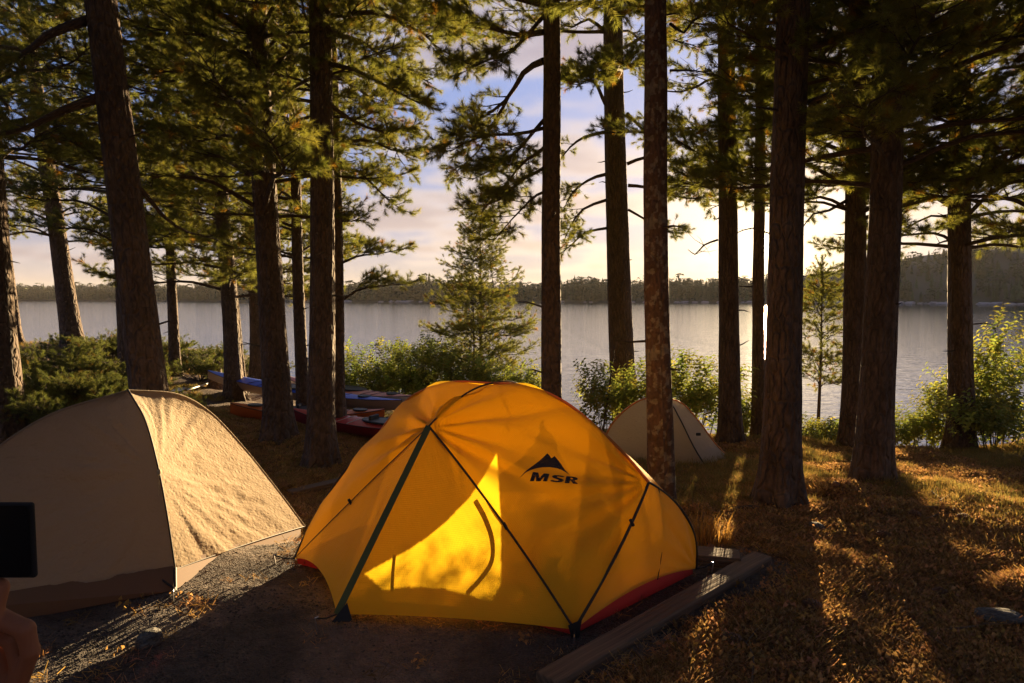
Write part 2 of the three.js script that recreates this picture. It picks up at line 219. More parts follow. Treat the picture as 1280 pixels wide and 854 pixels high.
// ---------------------------------------------------------------- pines
const tuftGeo = (() => {                                        // a short shoot with long needles fanning out of it
  reseed(5); const a = new Acc();
  for (let k = 0; k < 95; k++) {
    const y0 = rr(0, 0.075), t = rnd() * 6.283, tilt = rr(0.25, 1.15), L = rr(0.05, 0.088), w = 0.0015;
    const dir = V(Math.cos(t) * Math.sin(tilt), Math.cos(tilt), Math.sin(t) * Math.sin(tilt)), p = V(0, y0, 0), e = p.clone().addScaledVector(dir, L); e.y -= rr(0, 0.012);
    const s = V(rr(-1, 1), rr(-1, 1), rr(-1, 1)).cross(dir).normalize().multiplyScalar(w);
    a.tri(p.clone().add(s), p.clone().sub(s), e);
  }
  return a.geo();
})();
const UP = V(0, 1, 0);
class Crown {
  constructor(base) { this.base = base; this.tw = new Acc(); this.m = []; this.limbs = []; }
  tuft(p, dir, s) { const q = new THREE.Quaternion().setFromUnitVectors(UP, dir.clone().normalize()), spin = new THREE.Quaternion().setFromAxisAngle(UP, rnd() * 6.283); this.m.push(new THREE.Matrix4().compose(p.clone().sub(this.base), q.multiply(spin), V(s, s * rr(0.85, 1.15), s))); }
  // pts: world points of the limb; o.n shoots per metre, o.start where foliage begins, o.ts needle size, o.flat how level it spreads
  limb(pts, r0, o = {}) {
    const { n = 7, start = 0.3, ts = 1, spread = 0.38, fill = 1, bare = false } = o, c = new THREE.CatmullRomCurve3(pts, false, 'centripetal'), L = c.getLength(), N = Math.max(6, Math.round(L * 5));
    const cp = c.getPoints(N).map((p, i) => { const w = Math.sin(i / N * 3.14) * 0.05 * L; return p.add(V((fbm(i * 0.4, r0 * 900, 1, 2) - 0.5) * w, (fbm(i * 0.4, r0 * 900, 7, 2) - 0.5) * w, (fbm(i * 0.4, r0 * 900, 13, 2) - 0.5) * w)).sub(this.base); });
    const a = new Acc(); a.tube(cp, cp.map((_, i) => r0 * (1 - 0.86 * i / N) + 0.002), 7); this.limbs.push(a.geo());
    if (bare) { for (let k = 0; k < bare; k++) { const i = Math.floor(rr(0.3, 0.95) * N), p = cp[i], d = V(rr(-1, 1), rr(-0.6, 0.6), rr(-1, 1)).normalize().multiplyScalar(rr(0.1, 0.35)); const e = p.clone().add(d); this.tw.tube([p, p.clone().lerp(e, 0.5).add(V(0, rr(-0.03, 0.03), 0)), e], [r0 * 0.35, r0 * 0.2, 0.001], 4); } return; }
    const cnt = Math.round(L * n * (1 - start) * 1.25) + 2;
    for (let k = 0; k < cnt; k++) {
      const t = start + (1 - start) * (k + rnd()) / cnt, i = Math.min(N - 1, Math.floor(t * N)), p = cp[i].clone().lerp(cp[i + 1], t * N - i), tan = cp[Math.min(N, i + 1)].clone().sub(cp[Math.max(0, i - 1)]).normalize();
      const side = tan.clone().cross(UP).normalize().multiplyScalar(k % 2 ? 1 : -1), ang = rr(0.5, 1.15), l1 = Math.max(0.16, Math.min(1.1, L * spread * (1.1 - 0.75 * t) * rr(0.6, 1.15)));
      const dir = tan.clone().multiplyScalar(Math.cos(ang)).addScaledVector(side, Math.sin(ang) * rr(0.5, 1)).add(V(0, rr(-0.12, 0.38), 0)).normalize();
      const e = p.clone().addScaledVector(dir, l1).add(V(0, 0.12 * l1, 0)), mid = p.clone().lerp(e, 0.5).add(V(0, -0.05 * l1, 0));
      this.tw.tube([p, mid, e], [r0 * 0.22 + 0.002, 0.004, 0.002], 4);
      const n2 = Math.max(2, Math.round(l1 / 0.07 * fill));
      for (let j = 0; j < n2; j++) {
        const s = 0.22 + 0.78 * (j + rnd()) / n2, b = s < 0.5 ? p.clone().lerp(mid, s * 2) : mid.clone().lerp(e, s * 2 - 1);
        const d2 = dir.clone().multiplyScalar(0.75).add(V(rr(-1, 1), rr(-0.45, 0.75), rr(-1, 1)).multiplyScalar(0.85)).normalize(), l2 = rr(0.05, 0.2) * (1.15 - 0.5 * s), e2 = b.clone().addScaledVector(d2, l2);
        this.tw.tube([b, e2], [0.003, 0.0015], 3);
        this.tuft(e2.clone().add(this.base), d2, ts * rr(0.8, 1.25)); if (rnd() < 0.6) this.tuft(b.clone().lerp(e2, 0.4).add(this.base), d2.clone().add(V(rr(-0.6, 0.6), rr(-0.3, 0.6), rr(-0.6, 0.6))), ts * rr(0.75, 1.1));
      }
      this.tuft(e.clone().add(this.base), dir, ts * 1.15);
    }
  }
  // limbs in loose whorls between two heights; axis(h) is the trunk's centre
  whorls(axis, h0, h1, Lof, o = {}) {
    const { gap = 0.45, per = 3, az = null, rise = 0.12, r = (L) => 0.008 + 0.009 * L } = o; let ph = rnd() * 6.28;
    for (let h = h0; h < h1; h += gap * rr(0.75, 1.25)) { ph += 1.3; for (let k = 0; k < per; k++) {
      const a = ph + k * 6.283 / per + rr(-0.45, 0.45); if (az && !az(((a % 6.283) + 6.283) % 6.283, h)) continue;
      const L = Lof(h) * rr(0.65, 1.15), b = axis(h + rr(-0.1, 0.1)), D = V(Math.cos(a), 0, -Math.sin(a)), up = rise + rr(-0.12, 0.14);
      this.limb([b, b.clone().addScaledVector(D, L * 0.35).add(V(0, L * up * 0.6 + 0.05, 0)), b.clone().addScaledVector(D, L * 0.7).add(V(rr(-0.1, 0.1), L * up * 0.7, rr(-0.1, 0.1))), b.clone().addScaledVector(D, L).add(V(rr(-0.15, 0.15), L * up * 1.1 + 0.05, rr(-0.15, 0.15)))], r(L), o);
    } }
  }
  into(group, mat = M.needle, tint = null) {
    for (const g of this.limbs) mesh('limb', g, M.bark, group);
    if (this.tw.i.length) { const t = mesh('twigs', this.tw.geo(), M.twig, group); t.userData.kind = 'stuff'; }
    if (!this.m.length) return;
    const im = new THREE.InstancedMesh(tuftGeo, mat, this.m.length); im.name = 'crown'; im.userData.kind = 'stuff'; im.castShadow = im.receiveShadow = true;
    this.m.forEach((mm, k) => { im.setMatrixAt(k, mm); const v = rr(0.65, 1.3), y = rnd(); im.setColorAt(k, y < 0.05 ? lin(1.7 * v, 0.8 * v, 0.5 * v) : lin(v * (1 + 0.25 * (tint ?? 0) + 0.25 * y), v, v * (0.8 + 0.3 * rnd()))); });
    group.add(im);
  }
}
// one pine: base on the ground, trunk axis through a point higher up, tapering, with flared roots
let trunkNo = 0;
function pine(o) {
  const { name = 'pine_tree', label, base, top, r, H = 15, sides = 36, mat = M.bark, group = 'tall pines around the campsite', flare = 0.75, bend = 0.1 } = o;
  trunkNo++; const id = trunkNo; reseed(1000 + id * 77);
  const b = V(base.x, base.y - 0.12, base.z), dir = top.clone().sub(b); dir.multiplyScalar(1 / dir.y);
  const axis = (h) => V(b.x + dir.x * h + bend * (fbm(h * 0.25, id * 9.1, 0, 2) - fbm(0, id * 9.1, 0, 2)), b.y + h, b.z + dir.z * h + bend * (fbm(h * 0.25, id * 5.3, 9, 2) - fbm(0, id * 5.3, 9, 2)));
  const g = thing(name, label, 'tree', b, group), pts = [], rad = [], hs = [], dense = o.dense ?? 0.08;
  for (let h = 0; h < H; h += h < 1 ? 0.035 : h < 7 ? dense : 0.4) { hs.push(h); pts.push(axis(h).sub(b)); rad.push(r * Math.pow(Math.max(0.02, 1 - h / H), 0.75)); }
  const lobes = 5 + Math.floor(rnd() * 3), lp = rnd() * 6;
  const a = new Acc(); a.tube(pts, rad, sides, (k, an, rk) => { const h = hs[k], fl = flare * Math.exp(-h / 0.22) * (0.75 + 0.5 * Math.cos(an * lobes + lp)) + 0.22 * flare * Math.exp(-h / 0.7), cx = Math.cos(an) * 2.2, cz = Math.sin(an) * 2.2; return rk * (1 + fl + 0.10 * (fbm(cx + id, cz, h * 1.2, 3) - 0.5)) + 0.014 * Math.min(1, r / 0.15) * (fbm(cx * 5 + id * 3, cz * 5, h * 2.2, 3) - 0.5); });
  const tg = mergeVertices((() => { const t = a.geo(); t.deleteAttribute('normal'); return t; })(), 1e-5); tg.computeVertexNormals();
  mesh('trunk', tg, mat, g);
  const C = new Crown(b); for (let k = 0; k < 9; k++) { const h = rr(0.9, 6), q = axis(h).sub(b), an = rnd() * 6.283, rk = r * Math.pow(1 - h / H, 0.75), D = V(Math.cos(an), rr(-0.15, 0.35), Math.sin(an)), L = rr(0.04, 0.28), s0 = q.clone().addScaledVector(D, rk * 0.8), s1 = q.clone().addScaledVector(D, rk + L * 0.5).add(V(0, rr(-0.02, 0.02), 0)), s2 = q.clone().addScaledVector(D, rk + L); C.tw.tube([s0, s1, s2], [0.011, 0.008, 0.003], 5); }
  if (o.crown) o.crown(C, axis); C.into(g, M.needle, o.tint ?? 0);
  return { g, axis, b };
}
// place a trunk from its base and a second point higher on it, both as seen, at one depth
function trunkAt(pxBase, d, pxUp, pyUp, wpx) { const x = (pxBase - 640) / F * d, p = ground3(x, d); const up = at(pxUp, pyUp, d); return { base: p, top: up, r: wpx / 2 * d / F }; }
const hz = (py, d) => EYE + (372 - py) * d / F;
const P3 = (d, ...pts) => pts.map(([x, y, dd = 0]) => at(x, y, d + dd));

// --- left side
pine({ label: 'dark pine trunk with flared base standing left of the junipers', ...trunkAt(5, 8.2, -18, 150, 34), H: 15, crown(C, ax) { C.whorls(ax, 3.4, 9, () => 2.2, { gap: 0.5 }); } });
pine({ label: 'thick pine trunk leaning away, rising directly behind the tan tent', ...trunkAt(200, 6.4, 126, 0, 45), sides: 64, dense: 0.05, H: 17, crown(C, ax) {
  C.limb(P3(6.4, [135, 118], [80, 140, -0.2], [30, 162, -0.4], [-40, 175, -0.5]), 0.05, { n: 5, start: 0.55, fill: 0.6 });
  C.limb(P3(6.4, [110, 25], [60, 45, -0.3], [20, 70, -0.5], [-60, 60, -0.7]), 0.045, { n: 8, start: 0.45, fill: 1.5 });
  C.limb(P3(6.4, [172, 232], [205, 270, 0.2], [235, 290, 0.6], [275, 300, 1.0]), 0.022, { n: 5, start: 0.6, fill: 0.5 });
  C.whorls(ax, 5.2, 12, (h) => 2.6, { gap: 0.6 });
} });
pine({ label: 'slender far pine near the shore beyond the junipers', ...trunkAt(19, 14.8, 2, 250, 13), H: 14, sides: 20, crown(C, ax) { C.whorls(ax, 4.3, 10, () => 2.0, { gap: 0.55 }); } });
pine({ label: 'leaning pine on the knoll above the juniper bushes', ...trunkAt(92, 14.5, 55, 190, 23), H: 13, sides: 28, crown(C, ax) { C.whorls(ax, 2.5, 9.5, (h) => 2.4 - 0.08 * h, { gap: 0.46, per: 4, n: 8 }); } });
pine({ label: 'dark pine half hidden behind the leaning trunk', ...trunkAt(160, 12, 148, 250, 22), H: 13, sides: 28, crown(C, ax) { C.whorls(ax, 2.6, 9.5, (h) => 2.3 - 0.08 * h, { gap: 0.48, per: 4, n: 8 }); } });
pine({ label: 'thin pine between the leaning trunk and the dark stump', ...trunkAt(217, 14, 213, 300, 13), H: 11, sides: 20, crown(C, ax) { C.whorls(ax, 2.9, 9, (h) => 1.9 - 0.1 * h, { gap: 0.45, per: 4, n: 8 }); } });
pine({ label: 'pine beside the dark stump at the left end of the kayaks', ...trunkAt(291, 12.2, 266, 60, 21), H: 14, sides: 28, crown(C, ax) { C.whorls(ax, 2.0, 10, (h) => 2.5 - 0.08 * h, { gap: 0.46, per: 4, n: 8 }); } });
pine({ label: 'thin bare-stemmed pine just right of the stump', ...trunkAt(301, 12.8, 293, 380, 11), H: 9, sides: 18, crown(C, ax) { C.whorls(ax, 3.2, 8, (h) => 1.6 - 0.1 * h, { gap: 0.5, per: 3 }); } });
pine({ label: 'pine at the water edge behind the pair of thick trunks', ...trunkAt(321, 15, 312, 250, 17), H: 14, sides: 24, crown(C, ax) { C.whorls(ax, 2.1, 9.5, (h) => 2.2 - 0.08 * h, { gap: 0.5, per: 4, n: 8 }); } });
pine({ label: 'thick brown pine trunk standing over the orange kayak bow', ...trunkAt(346, 8.6, 330, 130, 34), sides: 56, dense: 0.06, H: 15, crown(C, ax) {
  C.whorls(ax, 3.0, 6.2, () => 2.0, { gap: 0.4, per: 4, n: 8, az: (a) => a > 0.5 || true });
  C.whorls(ax, 6.2, 11, () => 2.2, { gap: 0.6 });
} });
pine({ label: 'tall straight pine trunk with mossy roots left of the yellow tent', ...trunkAt(398, 7.7, 397, 0, 33), sides: 64, dense: 0.05, H: 18, flare: 0.75, crown(C, ax) {
  C.limb(P3(7.7, [412, 40], [450, 55, 0.4], [490, 80, 0.8], [540, 105, 1.0]), 0.03, { n: 10, start: 0.3, fill: 1.5 });
  C.limb(P3(7.7, [412, 130], [440, 150, 0.3], [480, 165, 0.6], [520, 160, 0.7]), 0.025, { n: 10, start: 0.25, fill: 1.5 });
  C.limb(P3(7.7, [412, 5], [460, -5, 0.2], [520, 10, 0.4], [570, 30, 0.5]), 0.03, { n: 10, start: 0.3, fill: 1.5 });
  C.limb(P3(7.7, [412, 20], [470, 20, -0.4], [520, 40, -0.8], [560, 75, -1.0]), 0.03, { n: 10, start: 0.3, fill: 1.5 });
  C.limb(P3(7.7, [412, 80], [450, 90, -0.3], [490, 110, -0.5], [525, 130, -0.6]), 0.025, { n: 10, start: 0.3, fill: 1.5 });
  C.limb(P3(7.7, [412, 95], [440, 105, 0.6], [470, 130, 1.2], [500, 200, 1.6]), 0.025, { n: 10, start: 0.3, fill: 1.5 });
  C.whorls(ax, 5.6, 13, () => 2.4, { gap: 0.6 });
} });
pine({ label: 'slim pine tucked right behind the tall straight trunk', ...trunkAt(420, 9.2, 416, 250, 19), H: 14, sides: 28, crown(C, ax) {
  C.limb(P3(9.2, [424, 210], [450, 215, 0], [480, 245, 0.2], [505, 265, 0.4]), 0.022, { n: 10, start: 0.25, fill: 1.5 });
  C.limb(P3(9.2, [424, 180], [460, 175, 0], [500, 190, 0.2], [545, 185, 0.4]), 0.022, { n: 9, start: 0.3, fill: 1.5 });
  C.limb(P3(9.2, [424, 330], [445, 322, 0], [470, 318, 0.1], [505, 312, 0.2]), 0.018, { n: 9, start: 0.25, fill: 1.5 });
  C.limb(P3(9.2, [424, 378], [445, 365, 0], [475, 358, 0.1], [512, 355, 0.2]), 0.018, { n: 9, start: 0.2, fill: 1.5 });
  C.whorls(ax, 3.6, 10, () => 1.9, { gap: 0.4, per: 4, az: (a, h) => a > 1.3 && a < 5.2 });
} });
pine({ label: 'narrow pine seen between the two thick trunks by the kayaks', ...trunkAt(377, 10.4, 373, 300, 16), H: 12, sides: 24, crown(C, ax) { C.whorls(ax, 2.6, 9, () => 1.8, { gap: 0.42, per: 4, az: (a) => a > 1.2 && a < 5.2 }); } });
// --- centre
pine({ label: 'straight dark pine rising behind the top of the yellow tent', ...trunkAt(690, 7, 689, 0, 26), sides: 48, dense: 0.06, H: 16, crown(C, ax) {
  C.limb(P3(7, [680, 76], [658, 88, 0.2], [638, 118, 0.4], [612, 140, 0.6], [575, 165, 0.9]), 0.035, { n: 10, start: 0.5, fill: 1.5 });
  C.limb(P3(7, [636, 120, 0.4], [620, 150, 0.5], [598, 190, 0.7], [570, 215, 0.8]), 0.018, { n: 10, start: 0.2, fill: 1.5 });
  C.limb(P3(7, [680, 150], [655, 175, 0.1], [625, 205, 0.4], [590, 225, 0.7]), 0.02, { n: 12, start: 0.25, fill: 1.5 });
  C.limb(P3(7, [680, 185], [655, 205, 0.4], [630, 235, 0.7], [605, 262, 1.0]), 0.018, { n: 12, start: 0.2, fill: 1.5 });
  C.limb(P3(7, [680, 210], [655, 225, -0.2], [625, 250, -0.3], [590, 262, -0.2]), 0.018, { n: 11, start: 0.2, fill: 1.5 });
  C.limb(P3(7, [680, 240], [662, 250, 0.3], [640, 275, 0.5], [618, 300, 0.6]), 0.014, { n: 11, start: 0.2, fill: 1.5 });
  C.limb(P3(7, [680, 160], [640, 170, -0.3], [600, 172, -0.5], [562, 190, -0.6]), 0.018, { n: 11, start: 0.25, fill: 1.5 });
  C.limb(P3(7, [680, 20], [640, 60, -0.3], [610, 75, -0.5], [590, 85, -0.6]), 0.02, { n: 11, start: 0.25, fill: 1.5 });
  C.limb(P3(7, [680, 40], [640, 45, 0.3], [600, 35, 0.5], [560, 30, 0.8]), 0.03, { n: 12, start: 0.3, fill: 1.5 });
  C.limb(P3(7, [680, 5], [640, 0, 0.2], [590, -5, 0.4], [540, 5, 0.6]), 0.03, { n: 12, start: 0.25, fill: 1.5 });
  C.limb(P3(7, [700, 20], [730, 5, 0.2], [760, 15, 0.4], [800, 10, 0.6]), 0.025, { n: 9, start: 0.35, fill: 1.5 });
  C.whorls(ax, 5.2, 12, () => 2.2, { gap: 0.55 });
} });
pine({ label: 'pine with arched side limbs behind the small grey tent', ...trunkAt(786, 11, 767, 0, 33), sides: 48, dense: 0.07, H: 18, crown(C, ax) {
  C.limb(P3(11, [756, 165], [730, 172, 0], [712, 185, 0.1], [700, 200, 0.2]), 0.03, { n: 8, start: 0.5, fill: 1.5 });
  C.limb(P3(11, [757, 218], [735, 225, 0], [715, 240, 0.2], [705, 262, 0.3]), 0.028, { n: 10, start: 0.35, fill: 1.5 });
  C.limb(P3(11, [758, 250], [730, 262, 0.2], [712, 285, 0.5], [704, 305, 0.8]), 0.025, { n: 10, start: 0.3, fill: 1.5 });
  C.limb(P3(11, [760, 285], [735, 290, -0.2], [715, 305, -0.4], [700, 318, -0.5]), 0.022, { n: 10, start: 0.3, fill: 1.5 });
  C.limb(P3(11, [784, 142], [800, 160, 0.2], [812, 180, 0.3], [830, 190, 0.4]), 0.03, { n: 10, start: 0.45, fill: 1.5 });
  C.limb(P3(11, [784, 205], [815, 195, 0], [850, 205, 0.2], [885, 215, 0.4]), 0.028, { n: 10, start: 0.3, fill: 1.5 });
  C.limb(P3(11, [785, 232], [815, 235, 0], [850, 245, 0.4], [890, 250, 0.6]), 0.028, { n: 10, start: 0.3, fill: 1.5 });
  C.limb(P3(11, [785, 262], [808, 275, 0], [830, 290, 0.2], [850, 292, 0.4]), 0.02, { n: 10, start: 0.35, fill: 1.5 });
  C.limb(P3(11, [757, 100], [735, 95, 0.2], [715, 100, 0.3], [700, 90, 0.5]), 0.03, { n: 10, start: 0.3, fill: 1.5 });
  C.limb(P3(11, [757, 130, -0.3], [745, 110, -0.8], [735, 100, -1.3], [720, 110, -1.8]), 0.03, { n: 10, start: 0.3, fill: 1.5 });
  C.limb(P3(11, [770, 100, -0.2], [775, 90, -0.9], [770, 85, -1.6], [780, 80, -2.2]), 0.03, { n: 10, start: 0.3, fill: 1.5 });
  C.limb(P3(11, [780, 60], [810, 45, 0.2], [840, 50, 0.3], [875, 60, 0.5]), 0.03, { n: 9, start: 0.4, fill: 1.5 });
  C.limb(P3(11, [757, 40], [735, 25, 0], [715, 35, 0.1], [690, 25, 0.3]), 0.03, { n: 10, start: 0.3, fill: 1.5 });
  C.whorls(ax, 6.9, 13, () => 2.4, { gap: 0.6 });
} });
pine({ label: 'pine trunk blotched with pale lichen at the right shoulder of the yellow tent', ...trunkAt(831, 5.3, 821, 0, 33), sides: 64, dense: 0.05, H: 14, mat: M.barkLichen, flare: 0.3, crown(C, ax) {
  C.limb(P3(5.3, [838, 88], [858, 88, 0.1], [880, 90, 0.2], [900, 96, 0.3]), 0.008, { bare: 4 });
  C.limb(P3(5.3, [838, 30], [855, 40, 0.2], [865, 25, 0.4], [880, 20, 0.6]), 0.012, { n: 9, start: 0.4, fill: 1.5 });
  C.whorls(ax, 4.4, 11, () => 1.9, { gap: 0.5 });
} });
pine({ label: 'slim straight pine with short dead snags right of the small grey tent', ...trunkAt(917, 8.5, 905, 0, 26), sides: 48, dense: 0.06, H: 16, crown(C, ax) {
  C.limb(P3(8.5, [897, 300], [880, 306, -0.1], [868, 318, -0.2], [860, 312, -0.3]), 0.012, { bare: 6 });
  for (const [y, s, l] of [[28, -1, 30], [55, -1, 22], [92, -1, 40], [148, 1, 14], [20, 1, 16], [180, -1, 12]]) C.limb(P3(8.5, [905 + 12 * s, y], [905 + (12 + l) * s, y + 4, 0.1]), 0.008, { bare: 2 });
  C.limb(P3(8.5, [915, 60, 0.3], [935, 70, 0.6], [950, 90, 1.0], [965, 100, 1.4]), 0.02, { n: 8, start: 0.4, fill: 1.5 });
  C.whorls(ax, 6.2, 12, () => 2.0, { gap: 0.6 });
} });
pine({ label: 'narrow pine almost hidden behind the thickest trunk', ...trunkAt(952, 9.3, 952, 90, 16), sides: 36, H: 15, crown(C, ax) {
  C.limb(P3(9.3, [962, 292], [940, 285, 0], [920, 292, 0], [908, 300, 0.1]), 0.01, { bare: 2 });
  for (const [y, x2, y2] of [[250, 885, 262], [225, 1000, 240], [195, 880, 190], [215, 870, 225], [140, 890, 135], [120, 1000, 110]]) C.limb(P3(9.3, [953, y], [(953 * 2 + x2) / 3, y - 4, 0.2], [x2, y2, 0.5]), 0.02, { n: 9, start: 0.3, fill: 1.5 });
  C.whorls(ax, 4.4, 11, () => 1.9, { gap: 0.5, per: 3 });
} });
// --- right side
pine({ label: 'thickest pine trunk, deeply furrowed, just beyond the wooden timber', ...trunkAt(980, 5.15, 996, 0, 44), sides: 96, dense: 0.035, H: 19, flare: 1.0, crown(C, ax) {
  C.limb(P3(5.15, [1012, 130], [1050, 115, -0.2], [1090, 110, -0.4], [1140, 120, -0.6]), 0.03, { n: 12, start: 0.3, fill: 1.5 });
  C.limb(P3(5.15, [1012, 60], [1060, 45, 0.2], [1110, 40, 0.4], [1170, 50, 0.5]), 0.03, { n: 12, start: 0.3, fill: 1.5 });
  C.whorls(ax, 4.2, 13, () => 2.3, { gap: 0.5 });
} });
pine({ label: 'brown pine trunk close behind the furrowed right-hand trunk', ...trunkAt(1071, 8.1, 1071, 200, 28), sides: 48, dense: 0.06, H: 15, crown(C, ax) {
  C.limb(P3(8.1, [1060, 250], [1035, 262, 0], [1015, 268, 0.2], [1000, 290, 0.3]), 0.02, { n: 8, start: 0.4, fill: 1.5 });
  C.limb(P3(8.1, [1060, 225], [1035, 232, 0.2], [1010, 230, 0.3]), 0.02, { n: 9, start: 0.3, fill: 1.5 });
  C.whorls(ax, 2.9, 5.4, () => 1.9, { gap: 0.4, per: 4, n: 8 }); C.whorls(ax, 5.4, 11, () => 2.0, { gap: 0.5 });
} });
pine({ label: 'furrowed pine trunk in the needle litter right of the thickest trunk', ...trunkAt(1098, 5.85, 1106, 220, 41), sides: 80, dense: 0.045, H: 16, flare: 0.5, crown(C, ax) {
  C.whorls(ax, 2.75, 4.8, () => 1.9, { gap: 0.29, per: 4, n: 9, rise: 0.05 }); C.whorls(ax, 4.8, 11, () => 2.2, { gap: 0.5 });
} });
pine({ label: 'reddish pine trunk among the leafy bushes on the right', ...trunkAt(1209, 8.4, 1204, 180, 29), sides: 48, dense: 0.06, H: 15, crown(C, ax) {
  C.limb(P3(8.4, [1193, 300], [1180, 302, 0], [1165, 308, 0]), 0.016, { bare: 1 });
  C.limb(P3(8.4, [1196, 275], [1165, 270, 0], [1130, 290, 0], [1120, 310, 0.2]), 0.016, { n: 4, start: 0.5, fill: 0.6 });
  C.limb(P3(8.4, [1215, 250], [1235, 262, 0], [1252, 285, 0], [1270, 290, 0.2]), 0.016, { n: 8, start: 0.4, fill: 1.5 });
  C.whorls(ax, 2.7, 6, () => 2.1, { gap: 0.36, per: 4, n: 8 }); C.whorls(ax, 6, 11, () => 2.0, { gap: 0.5 });
} });
pine({ label: 'pine outside the right edge whose dark boughs hang over the bushes', base: ground3(5.6, 6.9), top: V(5.6, 5, -6.9), r: 0.2, H: 15, crown(C, ax) { C.whorls(ax, 2.5, 10, () => 2.3, { gap: 0.5, per: 4, n: 8 }); } });

// --- the forest goes on behind and beside the viewer; its crowns shade the foreground
for (const [x, d, l] of [[-3.6, -1.2, 'pine standing behind the viewer on the tan tent side'], [3.2, -1.8, 'pine standing behind the viewer on the timber side'], [0.6, -3.6, 'pine straight behind the viewer'], [-5.2, 1.2, 'pine beside the viewer, past the hand with the phone'], [5.0, 1.0, 'pine beside the viewer, past the dark litter'], [-2.0, -5.4, 'second row pine behind the viewer on the tan tent side'], [3.4, -5.6, 'second row pine behind the viewer on the timber side'], [-7.0, -3.0, 'pine deeper in the woods behind the tan tent side'], [7.0, -3.4, 'pine deeper in the woods behind the timber side'], [7.2, 3.4, 'pine at the right outside the sunny clearing'], [-6.8, 4.6, 'pine outside the frame beyond the tan tent']]) pine({ label: l, base: ground3(x, d), top: V(x + 0.1, 5, -d), r: 0.2, H: 15, sides: 20, dense: 0.3, group: 'pines of the woods behind the viewer', crown(C, ax) { C.whorls(ax, 3.2, 12, (h) => 3.0 - 0.12 * h, { gap: 0.62, per: 4, n: 5, ts: 1.9 }); } });
// --- young pines at the water's edge
function youngPine(label, px, pyB, pyT, d, wid, o = {}) {
  reseed(o.seed ?? 900); const x = (px - 640) / F * d, y0 = o.y0 ?? height(x, -d), b = V(x, y0 - 0.1, -d), Ht = hz(pyT, d) - y0 + 0.1, g = thing('young_pine', label, 'tree', b, 'young pines at the water edge');
  mesh('trunk', tubeGeo(curvePts([V(0, 0, 0), V(0.02, Ht * 0.5, 0), V(0, Ht, 0)], 16), Array.from({ length: 17 }, (_, i) => 0.05 * (1 - 0.93 * i / 16) * (o.r ?? 1)), 9), M.bark, g);
  const C = new Crown(b), ax = (h) => V(b.x, b.y + h, b.z);
  C.whorls(ax, Ht * (o.h0 ?? 0.2), Ht * 0.97, (h) => Math.max(0.1, wid * (1.08 - h / Ht) * rr(0.55, 1.15)), { gap: o.gap ?? 0.2, per: o.per ?? 6, n: o.n ?? 10, start: 0.25, ts: 0.75, rise: 0.28, spread: 0.3, fill: o.fill ?? 0.8, r: (L) => 0.004 + 0.006 * L });
  for (let k = 0; k < 5; k++) C.tuft(ax(Ht * (0.97 + 0.006 * k)), V(rr(-0.3, 0.3), 1, rr(-0.3, 0.3)), 0.8);
  C.into(g);
}
youngPine('young bushy pine rising behind the yellow tent before the open water', 600, 480, 262, 13.5, 1.45, { y0: -0.75, gap: 0.21, per: 7 });
youngPine('thin young pine beside the thickest trunk', 1026, 520, 322, 11, 0.62, { y0: -0.9, per: 5, gap: 0.25, seed: 911, h0: 0.36, n: 9, r: 0.7 });
youngPine('small sapling pine stem beside the bushy young pine', 591, 475, 345, 12.9, 0.6, { y0: -0.7, per: 4, gap: 0.3, seed: 921, h0: 0.35, r: 0.6, n: 6 });

